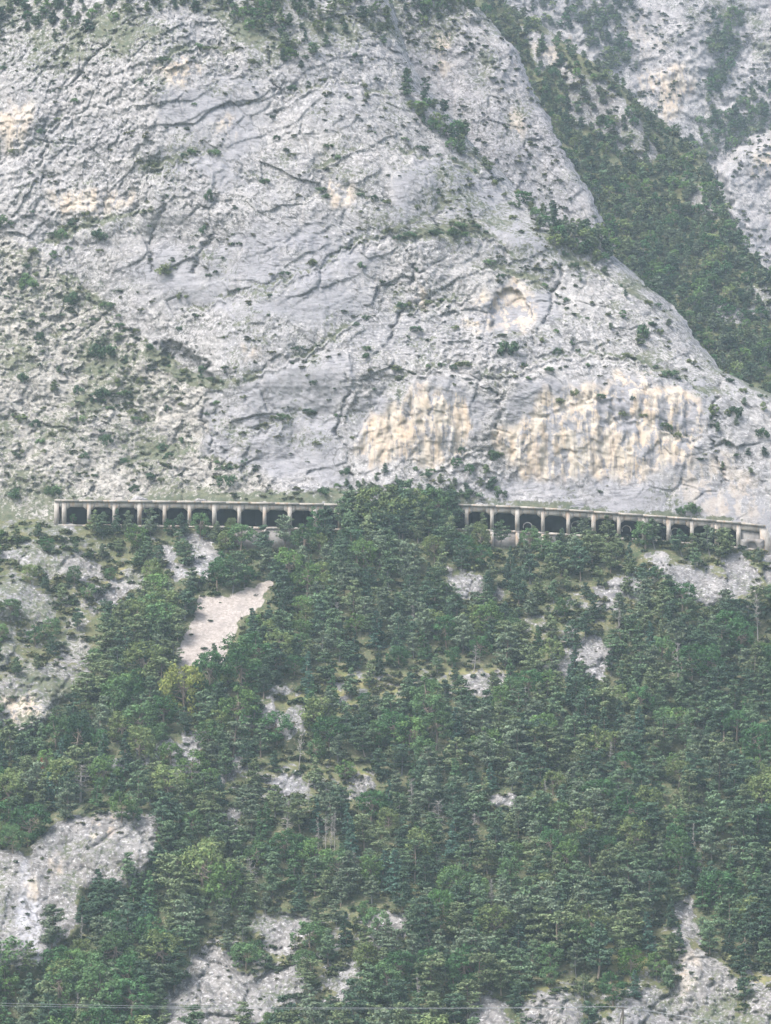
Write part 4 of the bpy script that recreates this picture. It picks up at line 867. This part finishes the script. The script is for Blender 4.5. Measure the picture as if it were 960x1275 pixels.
# split: three hundred largest of a kind stand as trees of their own, the rest make up the forest
LM = [("the gallery's left end", 75, 640), ('the buttressed gallery wall', 330, 672), ('the tree-hidden gap in the gallery', 500, 650), ('the gallery bays with half rings', 690, 658), ("the gallery's blind end bay", 932, 668), ('the pinkish scree', 275, 775), ('the split outcrop', 230, 695), ('the bluish outcrop', 30, 748),
      ('the pale streaked cliff', 45, 872), ('the pinkish outcrop', 592, 730), ('the white rock patch', 720, 825), ('the long rock band', 860, 722), ('the jagged outcrop', 340, 893), ('the small pale rock', 597, 851), ('the yellow grass clearing', 455, 850), ('the low rock band', 195, 945), ('the leaning rock', 288, 958),
      ('the great grey cliff', 95, 1100), ('the low rocks', 360, 978), ('the rocky spur', 300, 1215), ('the crag', 480, 1148), ('the pointed boulder', 612, 1265), ('the rounded boulder', 685, 1265), ('the round bright green tree', 785, 1198), ('the yellowish tree', 228, 862), ('the grassy strip', 905, 1030), ('the grey notch rock', 428, 1215),
      ('the corner rocks', 945, 1260), ('the fluted rocks', 850, 1220), ('the pale dead pine', 843, 826), ('the bare trunk cluster', 408, 1045), ('the tangled grey dead tree', 545, 1020), ('the fresh green pointed tree', 548, 1140), ('the wide bare grey tree', 100, 980), ('the tall grey snag', 945, 770), ('the slim grey snag', 680, 992), ('the bleached snag', 760, 942), ('the bare trunk on the dense slope', 612, 1118),
      ('the yellow green clump', 252, 1090)]
CL = [('the big round bush', 633, 428), ('the grassy ledge', 230, 458), ('the upper terrace', 110, 275), ('the curved ledge', 555, 288), ('the yellow wall', 530, 530), ('the fluted yellow wall', 770, 530), ('the cliff shoulder', 800, 400), ('the rubble slope shrub clump', 130, 440), ("the gallery's roof boulders", 180, 612), ('the cliff top trees', 380, 60), ('the arch shaped scar', 632, 385), ('the outer cliff edge', 930, 500), ('the grey smooth cliff foot', 320, 560), ('the ochre stain', 226, 85)]
ORD = ['', 'second ', 'third ', 'fourth ', 'fifth ', 'sixth ', 'seventh ', 'eighth ', 'ninth ', 'tenth ', 'eleventh ', 'twelfth ']
def relation(u, v, marks):
    d = [((u - a) ** 2 + (v - b) ** 2) ** .5 for _, a, b in marks]; k = int(np.argmin(d)); nm, a, b = marks[k]
    r = ('above' if v < b else 'below') if abs(v - b) > abs(u - a) else ('left of' if u < a else 'right of')
    return ('just ' if d[k] < 42 else '') + r + ' ' + nm
def label_all(sel, noun, marks, words):
    by = {}
    for t_ in sel:
        if t_['label']: continue
        vm = t_['v'] - .5 * t_['hpx']; sz = words[0] if t_['hpx'] > words[3] else words[2] if t_['hpx'] < words[4] else words[1]
        by.setdefault((sz, t_['shade'], relation(t_['u'], vm, marks)), []).append(t_)
    for (sz, sh_, rel), g_ in by.items():
        g_.sort(key=lambda t_: t_['v'] - t_['hpx']); n = len(g_)
        for k, t_ in enumerate(g_):
            core = ' '.join(f'{sz} {sh_} {noun}'.split())
            if n == 1: t_['label'] = f'{core} {rel}'
            elif n == 2: t_['label'] = f"{('upper', 'lower')[k]} of two {core}s {rel}"
            else: t_['label'] = f"{ORD[min(k, 11)]}highest {core} {rel}" if k < n - 1 else f'lowest {core} {rel}'
GRP = {'pine': 'pines on the slope below the gallery', 'spruce': 'spruces on the slope below the gallery', 'broad': 'broadleaf trees on the slope below the gallery', 'shrub': 'shrubs rooted in the cliff', 'dead': 'dead trees on the slope'}
solo = []
for kind in ('pine', 'spruce', 'broad', 'dead', 'shrub'):
    inside = [t_ for t_ in TREES if t_['kind'] == kind and not t_['stuff'] and -8 < t_['u'] < 968 and t_['v'] - t_['hpx'] * .8 < 1270]
    inside.sort(key=lambda t_: -(t_['hpx'] + (1000 if t_['label'] else 0))); solo += inside[:296]
ids = {id(t_) for t_ in solo}; rest = [t_ for t_ in TREES if id(t_) not in ids]
for kind, noun in (('pine', 'pine'), ('spruce', 'spruce'), ('broad', 'broadleaf tree')):
    label_all([t_ for t_ in solo if t_['kind'] == kind], noun, LM, ('tall', '', 'short', 52, 36))
label_all([t_ for t_ in solo if t_['kind'] == 'shrub'], 'shrub', CL, ('big', 'small', 'tiny', 14, 8))
KIT = {}
for t_ in solo:
    lm, wm = proto_mesh(t_['kind'], t_['var']); h = t_['h']; w = h * t_['wf']
    if t_['kind'] == 'shrub':
        o = bpy.data.objects.new('shrub', lm); C.objects.link(o); crown = o
        o.location = t_['p'] + np.array([0, -.05, -.1 * h]); o.scale = (w, w, h)
    elif t_['kind'] == 'dead':
        o = bpy.data.objects.new('dead_tree', wm); C.objects.link(o); crown = None; o.location = t_['p']; o.scale = (w, w, h)
    else:
        key = (t_['kind'], t_['var'])
        if key not in KIT:
            o = empty(KNAME[t_['kind']], (0, 0, 0)); tr_ = bpy.data.objects.new('trunk', wm); C.objects.link(tr_); tr_.parent = o
            cr_ = bpy.data.objects.new('crown', lm); C.objects.link(cr_); cr_.parent = o; KIT[key] = o
        else: o = copy_tree(KIT[key])
        o.location = t_['p']; o.scale = (w, w, h); crown = [x for x in o.children if x.name.startswith('crown')][0]
    o.rotation_euler = (rng.normal() * .035, rng.normal() * .035, rng.uniform(0, 6.283))
    if crown: crown.color = (*[float(x) for x in t_['col']], 1)
    tag(o, t_['label'], KCAT[t_['kind']], GRP[t_['kind']])
def merge(name, items, q, sink=0.0, wood_=True):
    Vs, Ts, Qs, n = [], [], [], 0
    for t_ in items:
        lv, lt, wv, wf = low_mesh(t_['kind'], t_['var'], q); a = rng.uniform(0, 6.283); ca, sa = math.cos(a), math.sin(a); h = t_['h']; w = h * t_['wf']
        for V, T_, Q in ((lv, lt * t_['col'], quad_idx(len(lv))), (wv, np.full((len(wv), 3), .16), wf)) if wood_ else ((lv, lt * t_['col'], quad_idx(len(lv))),):
            if not len(V): continue
            X = np.stack([(V[:, 0] * ca - V[:, 1] * sa) * w, (V[:, 0] * sa + V[:, 1] * ca) * w, V[:, 2] * h - sink * h], 1) + t_['p']
            Vs.append(X); Ts.append(T_); Qs.append(Q + n); n += len(X)
    o = mesh_np(name, np.concatenate(Vs), np.concatenate(Qs), M_NEEDLE, {'tint': np.concatenate(Ts)}); o['kind'] = 'stuff'; return o
merge('forest', [t_ for t_ in rest if t_['on'] is on_hill], .6)
merge('distant_forest', [t_ for t_ in rest if t_['on'] is not on_hill], .3)
# low growth: scrub in the cracks of the cliffs and under the trees
low = []
def tiny(u, v, on, hpx, kind_col):
    p = on(u, v); low.append(dict(kind='shrub', var=int(rng.integers(6)), p=p, h=hpx / (F / p[1]), wf=rng.uniform(.8, 1.6), col=np.array(kind_col) * rng.uniform(.75, 1.3)))
COLS = [(.05, .075, .035), (.085, .10, .05), (.11, .115, .06), (.06, .08, .05)]
def under(u, v):
    if v < lin(ROOF, u) + 33: return
    k_ = at(keepm, u, v)
    if k_ > 0 and rng.random() < .86: return
    if at(grsm, u, v) > -1 and rng.random() < .3: return
    tiny(u, v, on_hill, rng.uniform(4, 12) if k_ < 0 else rng.uniform(2.5, 6), COLS[int(rng.integers(4))])
scatter(8000, -100, 1060, 640, 1330, under)
def crack(u, v):
    i = int(np.clip((v + 90) / 1.3, 0, len(rows) - 1)); j = int(np.clip((u + 150) / (ue[i] + 150) * (ncol - 1), 0, ncol - 1))
    if u > ue[i] - 3 or och2[i, j] > .25: return
    cl_ = sstep(-.15, .45, fbm(np.array([u / 26]), np.array([v / 20]), np.array([0.]), 3, 91))[0]
    if rng.random() < (veg[i, j] - .12) * 1.5 * cl_: tiny(u, v, on_cliff, rng.uniform(2, 6.5), COLS[int(rng.integers(4))])
scatter(12000, -40, 1000, -20, 624, crack)
def crack_far(u, v):
    if fbm(np.array([u / 22]), np.array([v / 18]), np.array([0.]), 3, 92)[0] < -.05: return
    if v < lin(C_TOP, u): tiny(u, v, on_far, rng.uniform(2.5, 6), COLS[int(rng.integers(4))])
    elif u > lin(A_EDGE, v) and u < lin(B_EDGE, v): tiny(u, v, on_slab, rng.uniform(2, 6), COLS[int(rng.integers(4))])
    elif u > lin(A_EDGE, v): tiny(u, v, on_gully, rng.uniform(5, 11), COLS[int(rng.integers(4))])
scatter(2600, 500, 1000, -20, 500, crack_far)
merge('scrub', low, .16, .1, False)
